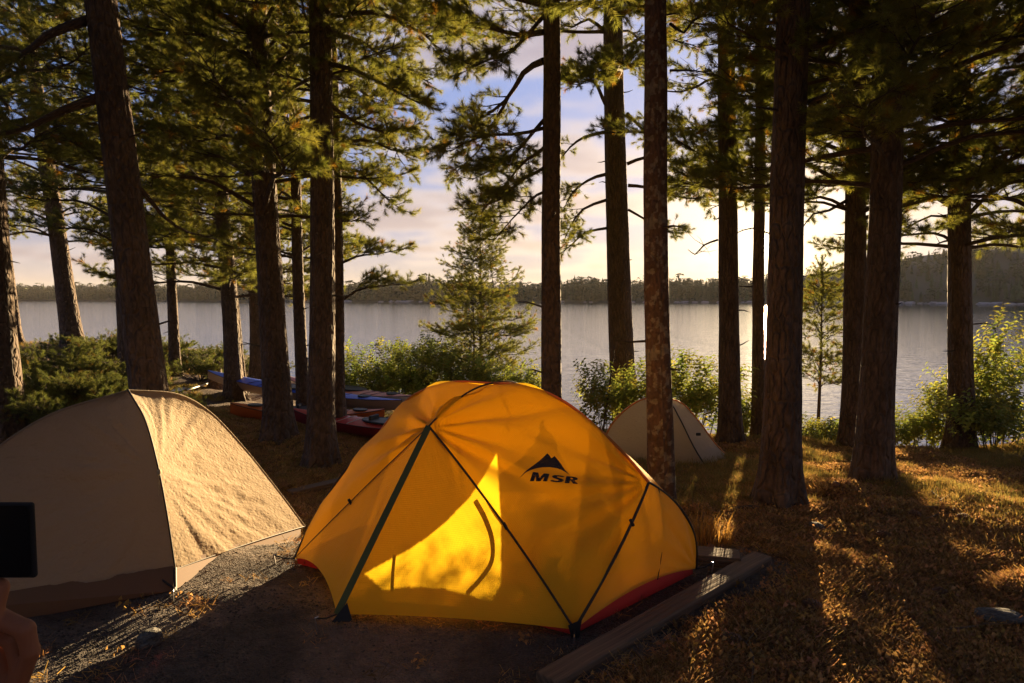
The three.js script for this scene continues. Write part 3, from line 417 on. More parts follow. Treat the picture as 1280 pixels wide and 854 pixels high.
// ---------------------------------------------------------------- leafy shrubs and junipers
const sprigGeo = (() => { reseed(31); const a = new Acc(); for (let k = 0; k < 9; k++) { const y = 0.02 + 0.018 * k, t = k * 2.4, L = rr(0.045, 0.065), w = L * 0.3, d = V(Math.cos(t), rr(0.1, 0.6), Math.sin(t)).normalize(), s = d.clone().cross(UP).normalize().multiplyScalar(w), p = V(0, y, 0), m = p.clone().addScaledVector(d, L * 0.5), e = p.clone().addScaledVector(d, L).add(V(0, -0.008, 0)), up = V(0, 0.006, 0); a.tri(p, m.clone().add(s).add(up), m); a.tri(p, m, m.clone().sub(s).add(up)); a.tri(m, m.clone().add(s).add(up), e); a.tri(m, e, m.clone().sub(s).add(up)); } a.tube([V(0, 0, 0), V(0, 0.18, 0)], [0.002, 0.001], 3); return a.geo(); })();
function shrub(label, cx, d, w, h, o = {}) {
  const { stems = 9, n = 420, ls = 1, y0 = null, dz = w * 0.6, seedN = 0, group = 'leafy shrubs along the bank', tint = [1, 1, 1] } = o; reseed(4000 + Math.round(cx * 13) + seedN);
  const x = (cx - 640) / F * d, gy = y0 ?? height(x, -d), b = V(x, gy - 0.05, -d), g = thing('leafy_shrub', label, 'shrub', b, group), st = new Acc(), ms = [], q = new THREE.Quaternion(), m4 = new THREE.Matrix4();
  const tips = [];
  for (let k = 0; k < stems; k++) { const e = V(rr(-1, 1) * w * 0.5, h * rr(0.4, 1.1), rr(-1, 1) * dz * 0.5), s = V(e.x * 0.4, 0, e.z * 0.4), m = s.clone().lerp(e, 0.5).add(V(rr(-0.05, 0.05), 0.05, rr(-0.05, 0.05))); st.tube(curvePts([s, m, e], 6), [0.008, 0.007, 0.006, 0.005, 0.004, 0.003, 0.002], 4); tips.push([s, m, e]); }
  for (let k = 0; k < n; k++) { const [s, m, e] = tips[Math.floor(rnd() * stems)], t = 0.2 + 0.8 * Math.sqrt(rnd()), p = t < 0.5 ? s.clone().lerp(m, t * 2) : m.clone().lerp(e, t * 2 - 1), sp = 0.30 * (1.15 - t * 0.6) * Math.min(1, w); const off = V(rr(-1, 1), rr(-0.6, 0.6), rr(-1, 1)).multiplyScalar(sp), c = p.clone().add(off); if (rnd() < 0.35) st.tube([p, c], [0.003, 0.0015], 3); q.setFromUnitVectors(UP, V(off.x, Math.abs(off.y) + 0.15, off.z).normalize()); const sc = ls * rr(0.7, 1.3); ms.push(m4.clone().compose(c, q, V(sc, sc, sc))); }
  mesh('stems', st.geo(), M.twig, g);
  const im = new THREE.InstancedMesh(sprigGeo, M.leaf, n); im.name = 'foliage'; im.userData.kind = 'stuff'; ms.forEach((mm, k) => { im.setMatrixAt(k, mm); const v = rr(0.6, 1.35); im.setColorAt(k, lin(v * tint[0] * rr(0.8, 1.3), v * tint[1], v * tint[2])); }); im.castShadow = true; g.add(im);
}
shrub('round leafy shrub beside the leaning stick left of the small grey tent', 768, 9.3, 0.85, 0.95, { n: 360, ls: 1.15 });
shrub('tall leafy shrub directly behind the small grey tent', 872, 9.4, 1.0, 1.02, { n: 420, ls: 1.15 });
shrub('leafy shrub filling the gap beside the slim straight pine', 935, 9.6, 0.6, 0.75, { n: 200, ls: 1.05 });
shrub('low shrub between the thickest trunk and the young pine', 1012, 9.2, 0.8, 0.45, { n: 260, ls: 0.95 });
shrub('low shrub at the foot of the thin young pine', 1042, 9.0, 0.7, 0.42, { n: 240, ls: 0.9 });
shrub('upright twiggy shrub left of the reddish trunk', 1166, 8.9, 0.75, 1.05, { n: 330, ls: 0.95, stems: 7 });
shrub('small shrub beside the furrowed trunk on the right', 1136, 8.7, 0.45, 0.62, { n: 150, ls: 0.9 });
shrub('tall broad-leaved bush right of the reddish trunk', 1262, 8.6, 1.05, 1.6, { n: 300, ls: 1.3, stems: 8 });
shrub('low dense bush in front of the tall broad-leaved bush', 1250, 8.2, 1.1, 0.55, { n: 380, ls: 1.0 });
shrub('low bush just right of the reddish trunk base', 1222, 8.6, 0.6, 0.6, { n: 200, ls: 1.0 });
const BK = [[440, 12.6, 0.62], [468, 12.9, 0.72], [495, 12.6, 0.80], [522, 12.8, 0.86], [548, 12.6, 0.88], [575, 12.4, 0.78], [606, 12.4, 0.62], [632, 12.2, 0.50], [655, 12.0, 0.32]];
BK.forEach(([px, d, h], k) => shrub(['green bush touching the slim pine behind the kayaks', 'second bush from the slim pine in the bushy bank', 'third bush from the slim pine in the bushy bank', 'middle bush of the bushy bank behind the kayaks', 'tallest bush of the bank left of the young pine', 'bush at the foot of the bushy young pine', 'small bush just right of the bushy young pine', 'low bush above the top of the yellow tent', 'lowest bush at the right end of the bushy bank'][k], px, d, 0.95, h + 0.45, { n: 480, ls: 1.0, stems: 12, y0: -0.62, seedN: k, group: 'bushes on the bank behind the kayaks', tint: [1, 1.05, 1] }));
function juniper(label, px, d, w, h, n, sd) {
  reseed(sd); const x = (px - 640) / F * d, b = V(x, height(x, -d) - 0.05, -d), g = thing('juniper_bush', label, 'shrub', b, 'juniper bushes on the knoll'), C = new Crown(b);
  for (let k = 0; k < n; k++) { const a = rnd() * 6.283, L = w * 0.5 * Math.sqrt(rnd()) + 0.12, D = V(Math.cos(a), 0, Math.sin(a)); const s = b.clone().addScaledVector(D, 0.05); C.limb([s, s.clone().addScaledVector(D, L * 0.6).add(V(0, h * rr(0.35, 0.6), 0)), s.clone().addScaledVector(D, L).add(V(0, h * rr(0.55, 1), 0))], 0.008, { n: 11, start: 0.25, ts: 0.62, spread: 0.35, fill: 1.1 }); }
  C.into(g, M.juniper, 0.1);
}
juniper('dark juniper bush behind the flared left trunk', 48, 10.2, 1.3, 0.75, 26, 61);
juniper('broad juniper bush glowing gold beyond the tan tent', 112, 9.6, 1.7, 0.62, 34, 62);
juniper('low juniper bush beside the leaning pine trunk', 150, 8.9, 1.5, 0.42, 28, 63);
juniper('small juniper in front of the knoll, left of the tan tent top', 85, 8.6, 1.3, 0.45, 24, 64);
juniper('little juniper at the foot of the knoll pine', 135, 13.2, 1.0, 0.5, 14, 65);
juniper('low juniper clump between the thin pine and the stump', 248, 13.6, 1.3, 0.4, 18, 66);

juniper('low juniper on the shore edge behind the thin pine', 190, 15.4, 1.6, 0.35, 20, 67);
juniper('low juniper on the shore edge behind the stump', 255, 16.2, 1.8, 0.38, 22, 68);
juniper('small juniper on the shore edge right of the knoll pine', 120, 15.0, 1.6, 0.32, 18, 69);
juniper('flat juniper on the shore edge between the kayak trunks', 318, 16.4, 1.4, 0.3, 16, 70);
// ---------------------------------------------------------------- tents
function bez(a, b, mid) { const c = mid.clone().multiplyScalar(2).addScaledVector(a, -0.5).addScaledVector(b, -0.5); return (t) => a.clone().multiplyScalar((1 - t) ** 2).addScaledVector(c, 2 * t * (1 - t)).addScaledVector(b, t * t); }
const seg = (a, b) => (t) => a.clone().lerp(b, t);
const rev = (f) => (t) => f(1 - t);
const point = (a) => () => a.clone();
const poly = (...pts) => { const c = new THREE.CatmullRomCurve3(pts, false, 'centripetal'); return (t) => c.getPoint(clamp(t, 0, 1)); };
function coons(c0, c1, d0, d1, nu, nv, disp, drop) {
  const P = [], N = nu + 1, p00 = c0(0), p10 = c0(1), p01 = c1(0), p11 = c1(1);
  for (let j = 0; j <= nv; j++) for (let i = 0; i <= nu; i++) { const u = i / nu, v = j / nv; P.push(c0(u).multiplyScalar(1 - v).addScaledVector(c1(u), v).addScaledVector(d0(v), 1 - u).addScaledVector(d1(v), u).addScaledVector(p00, -(1 - u) * (1 - v)).addScaledVector(p10, -u * (1 - v)).addScaledVector(p01, -(1 - u) * v).addScaledVector(p11, -u * v)); }
  const build = (pts, cut) => { const g = new THREE.BufferGeometry(), idx = [], uv = []; for (let j = 0; j <= nv; j++) for (let i = 0; i <= nu; i++) uv.push(i / nu, j / nv); for (let j = 0; j < nv; j++) for (let i = 0; i < nu; i++) { const a = j * N + i, b = a + 1, c = a + N, d = c + 1; for (const t of [[a, b, c], [b, d, c]]) { if (cut) { const m = pts[t[0]].clone().add(pts[t[1]]).add(pts[t[2]]).multiplyScalar(1 / 3); if (cut(m)) continue; } idx.push(...t); } } g.setAttribute('position', new THREE.Float32BufferAttribute(pts.flatMap((p) => [p.x, p.y, p.z]), 3)); g.setAttribute('uv', new THREE.Float32BufferAttribute(uv, 2)); g.setIndex(idx); g.computeVertexNormals(); return g; };
  if (disp) { const n = build(P).attributes.normal; P.forEach((p, k) => p.addScaledVector(V(n.getX(k), n.getY(k), n.getZ(k)), disp((k % N) / nu, Math.floor(k / N) / nv, p))); }
  return build(P, drop);
}
const local = (g, b) => g.translate(-b.x, -b.y, -b.z);
const lineOf = (f, n) => Array.from({ length: n + 1 }, (_, i) => f(i / n));
function strip(f, w, th, n, side) { const a = new Acc(); for (let i = 0; i < n; i++) { const p = f(i / n), q = f((i + 1) / n), s0 = side(i / n).multiplyScalar(w / 2), s1 = side((i + 1) / n).multiplyScalar(w / 2), nn = q.clone().sub(p).cross(s0).normalize().multiplyScalar(th / 2); const A = [p.clone().add(s0), p.clone().sub(s0), q.clone().add(s1), q.clone().sub(s1)]; const up = A.map((x) => x.clone().add(nn)), dn = A.map((x) => x.clone().sub(nn)); a.tri(up[0], up[1], up[2]); a.tri(up[1], up[3], up[2]); a.tri(dn[0], dn[2], dn[1]); a.tri(dn[1], dn[2], dn[3]); a.tri(up[0], up[2], dn[0]); a.tri(dn[0], up[2], dn[2]); a.tri(up[1], dn[1], up[3]); a.tri(dn[1], dn[3], up[3]); } return a.geo(); }
const wrinkleTex = tex(512, 512, (u, v) => { const n = 0.55 * fbm(u * 8, v * 24, 4, 4, 8) + 0.45 * fbm(u * 48, v * 96, 2, 3, 48); return [n, n, n]; });
const ripTex = tex(256, 256, (u, v) => { const g = ((u * 32) % 1 < 0.14 || (v * 32) % 1 < 0.14) ? 0.8 : 0.35, n = fbm(u * 6, v * 6, 3, 3, 6); return [g * 0.4 + n * 0.6, g * 0.4 + n * 0.6, g * 0.4 + n * 0.6]; });
M.yellow = phys({ color: lin(0.84, 0.51, 0.018), roughness: 0.88, transmission: 0.42, thickness: 0, specularIntensity: 0.35, bumpMap: rep(ripTex, 3, 3), bumpScale: 0.004 });
M.tan = phys({ color: lin(0.40, 0.305, 0.20), roughness: 1, transmission: 0.28, thickness: 0, specularIntensity: 0.4, bumpMap: rep(wrinkleTex, 1.3, 1.3), bumpScale: 0.010 });
M.grey = phys({ color: lin(0.60, 0.51, 0.38), roughness: 1, transmission: 0.72, thickness: 0, specularIntensity: 0.4, bumpMap: rep(wrinkleTex, 1, 1), bumpScale: 0.012 });
M.red = phys({ color: lin(0.42, 0.025, 0.015), roughness: 0.6, transmission: 0.25, thickness: 0 });
M.darkPole = std({ color: lin(0.03, 0.022, 0.012), roughness: 0.6 });
M.olive = std({ color: lin(0.10, 0.115, 0.035), roughness: 0.8 });
M.black = std({ color: lin(0.012, 0.012, 0.013), roughness: 0.6 });
M.logo = std({ color: lin(0.02, 0.02, 0.022), roughness: 0.8, polygonOffset: true, polygonOffsetFactor: -2 });
M.cord = std({ color: lin(0.55, 0.45, 0.25), roughness: 0.8 });
M.steel = std({ color: lin(0.55, 0.55, 0.55), roughness: 0.35, metalness: 1 });
M.tanFloor = phys({ color: lin(0.19, 0.095, 0.04), roughness: 0.8, transmission: 0.25, thickness: 0 });
M.orangeTrim = phys({ color: lin(0.6, 0.22, 0.03), roughness: 0.7, transmission: 0.3, thickness: 0 });

function pegs(g, b, list) { for (const [p, dir] of list) { const e = p.clone().addScaledVector(dir, 0.10); e.y = height(e.x, e.z) - 0.05; const top = e.clone().addScaledVector(dir, 0.02).add(V(0, 0.11, 0)); const a = new Acc(); a.tube([e.clone().sub(b), top.clone().sub(b)], [0.003, 0.004], 6); a.tube([top.clone().sub(b), top.clone().sub(b).add(V(-dir.x * 0.02, 0.003, -dir.z * 0.02))], [0.004, 0.003], 6); mesh('stake', a.geo(), M.steel, g); mesh('stake_loop', tubeGeo([p.clone().sub(b), p.clone().lerp(top, 0.5).add(V(0, -0.01, 0)).sub(b), top.clone().sub(b)], 0.004, 5), M.black, g); } }

// --- the yellow tent
{
  const F2 = onGround(718, 797), C = onGround(870, 719), L = onGround(368, 706), F1 = onGround(421, 778), BL = L.clone().add(C).sub(F2);
  for (const p of [F2, C, L, BL, F1]) p.y = height(p.x, p.z) + 0.035;
  const cen = F2.clone().add(C).add(L).add(BL).multiplyScalar(0.25), base = V(cen.x, height(cen.x, cen.z), cen.z);
  const Mt = at(617, 479, -cen.z), B = at(811, 603, 3.52), HL = at(470, 546, 4.45), A = at(536, 533, 3.66);
  const ax = C.clone().sub(F2).setY(0).normalize();                                  // across the tent, away from the camera
  const mirror = (p) => { const q = p.clone().sub(cen).setY(0), k = q.dot(ax); return p.clone().addScaledVector(ax, -2 * k); };
  const A2 = mirror(A).add(V(0.05, 0.02, 0)), F1b = mirror(F1); F1b.y = height(F1b.x, F1b.z) + 0.03;
  const g = thing('yellow_tent', 'yellow dome tent with printed mountain logo, sunlight glowing through its door', 'tent', base);
  const ridgeR = poly(Mt, at(660, 483, 3.86), at(705, 502, 3.77), at(748, 536, 3.67), at(782, 569, 3.58), B), ridgeL = poly(Mt, at(562, 478, 4.12), at(520, 492, 4.25), at(492, 517, 4.38), HL);
  const brace = bez(A, Mt, A.clone().lerp(Mt, 0.52).add(V(0.0, 0.045, 0))), brace2 = bez(A2, Mt, A2.clone().lerp(Mt, 0.5).add(V(0, 0.06, 0)));
  const seamR = bez(A, F2, A.clone().lerp(F2, 0.5).add(V(0.015, 0.015, 0.0))), seamL = bez(A, L, A.clone().lerp(L, 0.5).add(V(0, 0.01, 0))), door = bez(F1, A, F1.clone().lerp(A, 0.55).add(V(0.005, 0.012, 0)));
  const poleF2 = bez(F2, B, F2.clone().lerp(B, 0.5).add(V(0.03, 0.02, 0.0))), poleC = bez(C, B, C.clone().lerp(B, 0.45).add(V(0.075, 0.055, -0.03))), poleL = bez(L, HL, L.clone().lerp(HL, 0.5).add(V(-0.035, 0.035, 0))), poleBL = bez(BL, HL, BL.clone().lerp(HL, 0.5).add(V(-0.04, 0.05, -0.03)));
  const seamC = bez(A2, C, A2.clone().lerp(C, 0.5).add(V(0.02, 0.03, 0))), seamBL = bez(A2, BL, A2.clone().lerp(BL, 0.5));
  const pull = (u, v, p, from, amp, k) => { const d = p.clone().sub(from), an = Math.atan2(d.y, Math.hypot(d.x, d.z) * Math.sign(d.x || 1)), r = d.length(); return amp * Math.sin(an * k + 3 * fbm(an * 6, r * 1.5, 1, 2)) * Math.exp(-r * 1.25) * Math.min(1, r * 8); };
  const body = (bulge) => (u, v, p) => bulge * Math.sin(Math.PI * u) * Math.sin(Math.PI * v) + pull(u, v, p, A, 0.032, 20) + pull(u, v, p, B, 0.020, 20) + 0.02 * (fbm(p.x * 5, p.y * 5, p.z * 5, 3) - 0.5) * Math.sin(Math.PI * v);
  const gFR = coons(seamR, ridgeR, brace, poleF2, 90, 70, body(-0.012)), gFL = coons(seamL, ridgeL, brace, poleL, 70, 60, (u, v, p) => -(body(-0.004)(u, v, p)));
  const hemE = bez(F2, C, F2.clone().lerp(C, 0.5).add(V(0.0, 0.055, 0))), hemV = bez(F1, F2, F1.clone().lerp(F2, 0.5).add(V(0, 0.018, 0))), hemL = bez(L, F1, L.clone().lerp(F1, 0.5).add(V(0.02, 0.065, -0.04)));
  const gE = coons(hemE, point(B), poleF2, poleC, 50, 50, (u, v, p) => 0.03 * Math.sin(Math.PI * u) * Math.sin(Math.PI * v) + pull(u, v, p, C, 0.006, 20));
  const gV = coons(hemV, point(A), door, rev(seamR), 70, 70, (u, v, p) => 0.012 * Math.sin(Math.PI * u) * Math.sin(Math.PI * v) + 0.010 * (fbm(p.x * 7, p.y * 2, p.z * 7, 3) - 0.5) * Math.sin(Math.PI * u) * (1 - v));
  const gVL = coons(hemL, point(A), rev(seamL), door, 50, 50, (u, v, p) => -0.012 * Math.sin(Math.PI * u) * Math.sin(Math.PI * v) + 0.008 * (fbm(p.x * 7, p.y * 2, p.z * 7, 3) - 0.5) * Math.sin(Math.PI * u));
  const gLE = coons(bez(BL, L, BL.clone().lerp(L, 0.5).add(V(0, 0.08, 0))), point(HL), poleBL, poleL, 40, 40);
  for (const [q, n] of [[gFR, 'body_panel'], [gFL, 'body_panel'], [gE, 'end_panel'], [gLE, 'end_panel'], [gV, 'vestibule_door'], [gVL, 'vestibule_panel']]) { q.userData.n = n; }
  // the far side: its door is unzipped and tied back, so that the low sun shines straight in
  const front = [gFR, gV].map((q) => new THREE.Mesh(q.clone(), new THREE.MeshBasicMaterial({ side: THREE.DoubleSide }))), rc = new THREE.Raycaster(); for (const f of front) { f.geometry.boundsTree = new MeshBVH(f.geometry); f.raycast = acceleratedRaycast; }
  rc.firstHitOnly = true;
  const patch = [[621, 566], [626, 650], [626, 730], [614, 751], [585, 743], [548, 735], [510, 733], [480, 738], [456, 717], [480, 704], [510, 688], [534, 672], [560, 650], [587, 622], [606, 594]];
  const inPoly = (x, y) => { let c = false; for (let i = 0, j = patch.length - 1; i < patch.length; j = i++) { const [xi, yi] = patch[i], [xj, yj] = patch[j]; if ((yi > y) !== (yj > y) && x < (xj - xi) * (y - yi) / (yj - yi) + xi) c = !c; } return c; };
  const opening = (m) => { rc.set(m, SUN.clone().negate()); const h = rc.intersectObjects(front)[0]; if (!h) return false; const s = h.point.clone().project(camera); return inPoly((s.x + 1) * 640, (1 - s.y) * 427); };
  const back = [coons(seamC, ridgeR, brace2, poleC, 110, 90, (u, v) => 0.02 * Math.sin(Math.PI * u) * Math.sin(Math.PI * v), opening), coons(seamBL, ridgeL, brace2, poleBL, 70, 60, (u, v) => -0.03 * Math.sin(Math.PI * u) * Math.sin(Math.PI * v), opening),
    coons(bez(F1b, C, F1b.clone().lerp(C, 0.5).add(V(0, 0.03, 0))), point(A2), seg(F1b, A2), rev(seamC), 110, 110, null, opening), coons(bez(BL, F1b, BL.clone().lerp(F1b, 0.5).add(V(0, 0.06, 0))), point(A2), rev(seamBL), seg(F1b, A2), 100, 100, null, opening)];
  back[0].userData.n = back[1].userData.n = 'body_panel'; back[2].userData.n = 'vestibule_door'; back[3].userData.n = 'vestibule_panel';
  for (const q of [gFR, gFL, gE, gLE, gV, gVL, ...back]) mesh(q.userData.n, local(q.clone(), base), M.yellow, g);
  const tubeOn = (name, f, r, mat, n = 40) => mesh(name, tubeGeo(lineOf(f, n).map((p) => p.sub(base)), r, 8), mat, g);
  for (const f of [poleF2, poleC, poleL, poleBL]) tubeOn('pole', f, 0.0075, M.darkPole);
  tubeOn('ridge_pole', ridgeR, 0.0085, M.orangeTrim); tubeOn('ridge_pole', ridgeL, 0.0065, M.orangeTrim); tubeOn('brace_pole', brace, 0.0055, M.darkPole); tubeOn('brace_pole', brace2, 0.0055, M.darkPole);
  tubeOn('zipper', seamR, 0.0058, M.darkPole); tubeOn('seam', seamL, 0.003, M.darkPole);
  const toCam = (p) => V(0, EYE, 0).sub(p).normalize();
  const off = (f, k) => (t) => { const p = f(t); return p.addScaledVector(toCam(p), k); };
  mesh('door_strap', local(strip(off(door, 0.006), 0.034, 0.006, 40, (t) => door(Math.min(1, t + 0.01)).sub(door(Math.max(0, t - 0.01))).cross(toCam(door(t))).normalize()), base), M.olive, g);
  tubeOn('vertical_seam', (t) => { const u = 0.62, p = hemE(u).lerp(B, 0), q = poleC(0.93); return hemE(u).lerp(q, t).add(V(0.02 * Math.sin(t * 3.14) + 0.01, 0.02 * Math.sin(t * 3.14), 0.03 * Math.sin(t * 3.14))); }, 0.0028, M.darkPole);
  for (const [f, t] of [[seamR, 0.54], [seamL, 0.56], [poleF2, 0.68]]) { const p = f(t); p.addScaledVector(toCam(p), 0.012); const bx = new RoundedBoxGeometry(0.016, 0.04, 0.012, 2, 0.004); bx.rotateZ(0.5); mesh('toggle', bx.translate(p.x - base.x, p.y - base.y, p.z - base.z), M.black, g); }
  // red bathtub floor under the fly
  { const a = new Acc(), q = [F2, C, BL, L].map((p) => p.clone().lerp(cen, 0.015).setY(height(p.x, p.z) + 0.004)); for (let k = 0; k < 4; k++) { const p = q[k], e = q[(k + 1) % 4], n = 14; for (let i = 0; i < n; i++) { const p0 = p.clone().lerp(e, i / n), p1 = p.clone().lerp(e, (i + 1) / n), hh = (t) => 0.05 + 0.07 * Math.sin(Math.PI * t), u0 = p0.clone().add(V(0, hh(i / n), 0)), u1 = p1.clone().add(V(0, hh((i + 1) / n), 0)); a.tri(p0, p1, u0); a.tri(p1, u1, u0); } } a.tri(q[0], q[1], q[2]); a.tri(q[0], q[2], q[3]); mesh('floor', local(a.geo(), base), M.red, g); }
  // loose inner door webbing hanging just inside the front wall
  { const pts = [[592, 626], [604, 648], [613, 676], [612, 702], [598, 724], [582, 741]].map(([x, y]) => { rc.set(V(0, EYE, 0), rayDir(x, y).normalize()); const h = rc.intersectObjects(front)[0]; return h.point.clone().addScaledVector(SUN, 0.05).addScaledVector(ax, 0.02); }); mesh('inner_strap', tubeGeo(curvePts(pts, 30).map((p) => p.sub(base)), 0.011, 8), M.darkPole, g); }
  { const pts = [[493, 695], [491, 715], [490, 738]].map(([x, y]) => { rc.set(V(0, EYE, 0), rayDir(x, y).normalize()); const h = rc.intersectObjects(front)[0]; return h.point.clone().addScaledVector(SUN, 0.06); }); mesh('inner_strap', tubeGeo(curvePts(pts, 10).map((p) => p.sub(base)), 0.009, 8), M.darkPole, g); }
  pegs(g, base, [[F1, V(-0.7, 0, 0.7)], [F2, V(-0.1, 0, 1)], [L, V(-1, 0, 0.1)], [C, V(0.9, 0, -0.2)]]);
  mesh('stake_patch', local((() => { const a = new Acc(), p = F1.clone().add(V(0.008, 0.0, 0.012)); a.tri(p.clone().add(V(-0.03, -0.03, 0.012)), p.clone().add(V(0.075, -0.028, 0.01)), p.clone().add(V(0.045, 0.06, -0.01))); return a.geo(); })(), base), M.black, g);
  mesh('corner_patch', local((() => { const a = new Acc(), p = F2.clone().addScaledVector(toCam(F2), 0.012); a.tri(p.clone().add(V(-0.03, 0.02, 0)), p.clone().add(V(0.02, -0.05, 0.0)), p.clone().add(V(0.035, 0.05, 0))); a.tri(p.clone().add(V(-0.03, 0.02, 0)), p.clone().add(V(-0.01, -0.055, 0)), p.clone().add(V(0.02, -0.05, 0))); return a.geo(); })(), base), M.black, g);
  // the printed logo: two-peaked mountain over the letters, laid on the body panel
  const font = await new FontLoader().loadAsync('fonts/droid/droid_sans_bold.typeface.json');
  const hit = (x, y) => { rc.set(V(0, EYE, 0), rayDir(x, y).normalize()); return rc.intersectObject(front[0])[0]?.point; };
  const o0 = hit(686, 590), ex = hit(712, 593).sub(hit(660, 589)).normalize(), nn = toCam(o0), ey0 = hit(687, 565).sub(hit(687, 612)), ey = ey0.addScaledVector(ex, -ey0.dot(ex)).normalize(), nrm = ex.clone().cross(ey).normalize();
  const mm = hit(712, 593).distanceTo(hit(660, 589)) / 52 / 8.54;                      // metres per unit of the drawing
  const mt = new THREE.Shape([[250, 510], [300, 455], [360, 398], [440, 322], [500, 265], [545, 220], [568, 240], [588, 272], [604, 262], [622, 248], [650, 280], [700, 342], [740, 398], [785, 450], [745, 420], [700, 394], [650, 377], [575, 368], [500, 376], [440, 392], [380, 420], [310, 462]].map(([x, y]) => new THREE.Vector2(x, y)));
  const shapes = [new THREE.ShapeGeometry(mt)];
  'MSR'.split('').forEach((ch, k) => { const s = new THREE.ShapeGeometry(font.generateShapes(ch, 100)); s.computeBoundingBox(); const bb = s.boundingBox, w = [165, 120, 128][k], x0 = [382, 590, 738][k], y0 = [541, 553, 563][k], p = s.attributes.position; for (let i = 0; i < p.count; i++) { const fx = (p.getX(i) - bb.min.x) / (bb.max.x - bb.min.x), fy = (p.getY(i) - bb.min.y) / (bb.max.y - bb.min.y); p.setXYZ(i, x0 + fx * w + fy * 26 - 13, y0 - fy * 90 + fx * 8, 0); } shapes.push(s); });
  const names = ['logo_mountain', 'logo_letter', 'logo_letter', 'logo_letter'];
  shapes.forEach((s, k) => { let t = s.toNonIndexed(); t.deleteAttribute('normal'); t.deleteAttribute('uv'); t = new TessellateModifier(0.012 / mm * 1.0, 6).modify(t); if (k) t = mergeGeometries([t.clone().translate(-6, 0, 0), t.translate(6, 0, 0)]); const p = t.attributes.position; for (let i = 0; i < p.count; i++) { const lift = k && i >= p.count / 2 ? 0.0009 : 0, w = o0.clone().addScaledVector(ex, (p.getX(i) - 562) * mm).addScaledVector(ey, (427 - p.getY(i)) * mm * 1.02); rc.set(w.clone().addScaledVector(nrm, 0.3), nrm.clone().negate()); const h = rc.intersectObject(front[0])[0]; const q = (h ? h.point : w).addScaledVector(nrm, 0.0025 + lift).sub(base); p.setXYZ(i, q.x, q.y, q.z); } t.computeVertexNormals(); mesh(names[k], t, M.logo, g); });
  // a stuff sack lying inside, seen as a dim shape through the wall
  { const p = hit(735, 735).lerp(cen, 0.26); p.y = height(p.x, p.z) + 0.02; const s = thing('stuff_sack', 'dark stuff sack showing as a dim shape inside the yellow tent', 'bag', p); const gg = new THREE.LatheGeometry([[0.001, 0], [0.09, 0.005], [0.105, 0.04], [0.108, 0.14], [0.10, 0.20], [0.07, 0.235], [0.03, 0.25], [0.028, 0.275], [0.045, 0.30], [0.001, 0.302]].map(([x, y]) => new THREE.Vector2(x, y)), 24); const pp = gg.attributes.position; for (let i = 0; i < pp.count; i++) { const f = 1 + 0.12 * (fbm(pp.getX(i) * 20, pp.getY(i) * 14, pp.getZ(i) * 20, 2) - 0.5); pp.setXYZ(i, pp.getX(i) * f, pp.getY(i), pp.getZ(i) * f); } gg.computeVertexNormals(); mesh('sack', gg, std({ color: lin(0.03, 0.045, 0.03), roughness: 0.8 }), s); mesh('cord_lock', new THREE.TorusGeometry(0.03, 0.005, 6, 20).rotateX(Math.PI / 2).translate(0, 0.262, 0), M.black, s); }
}
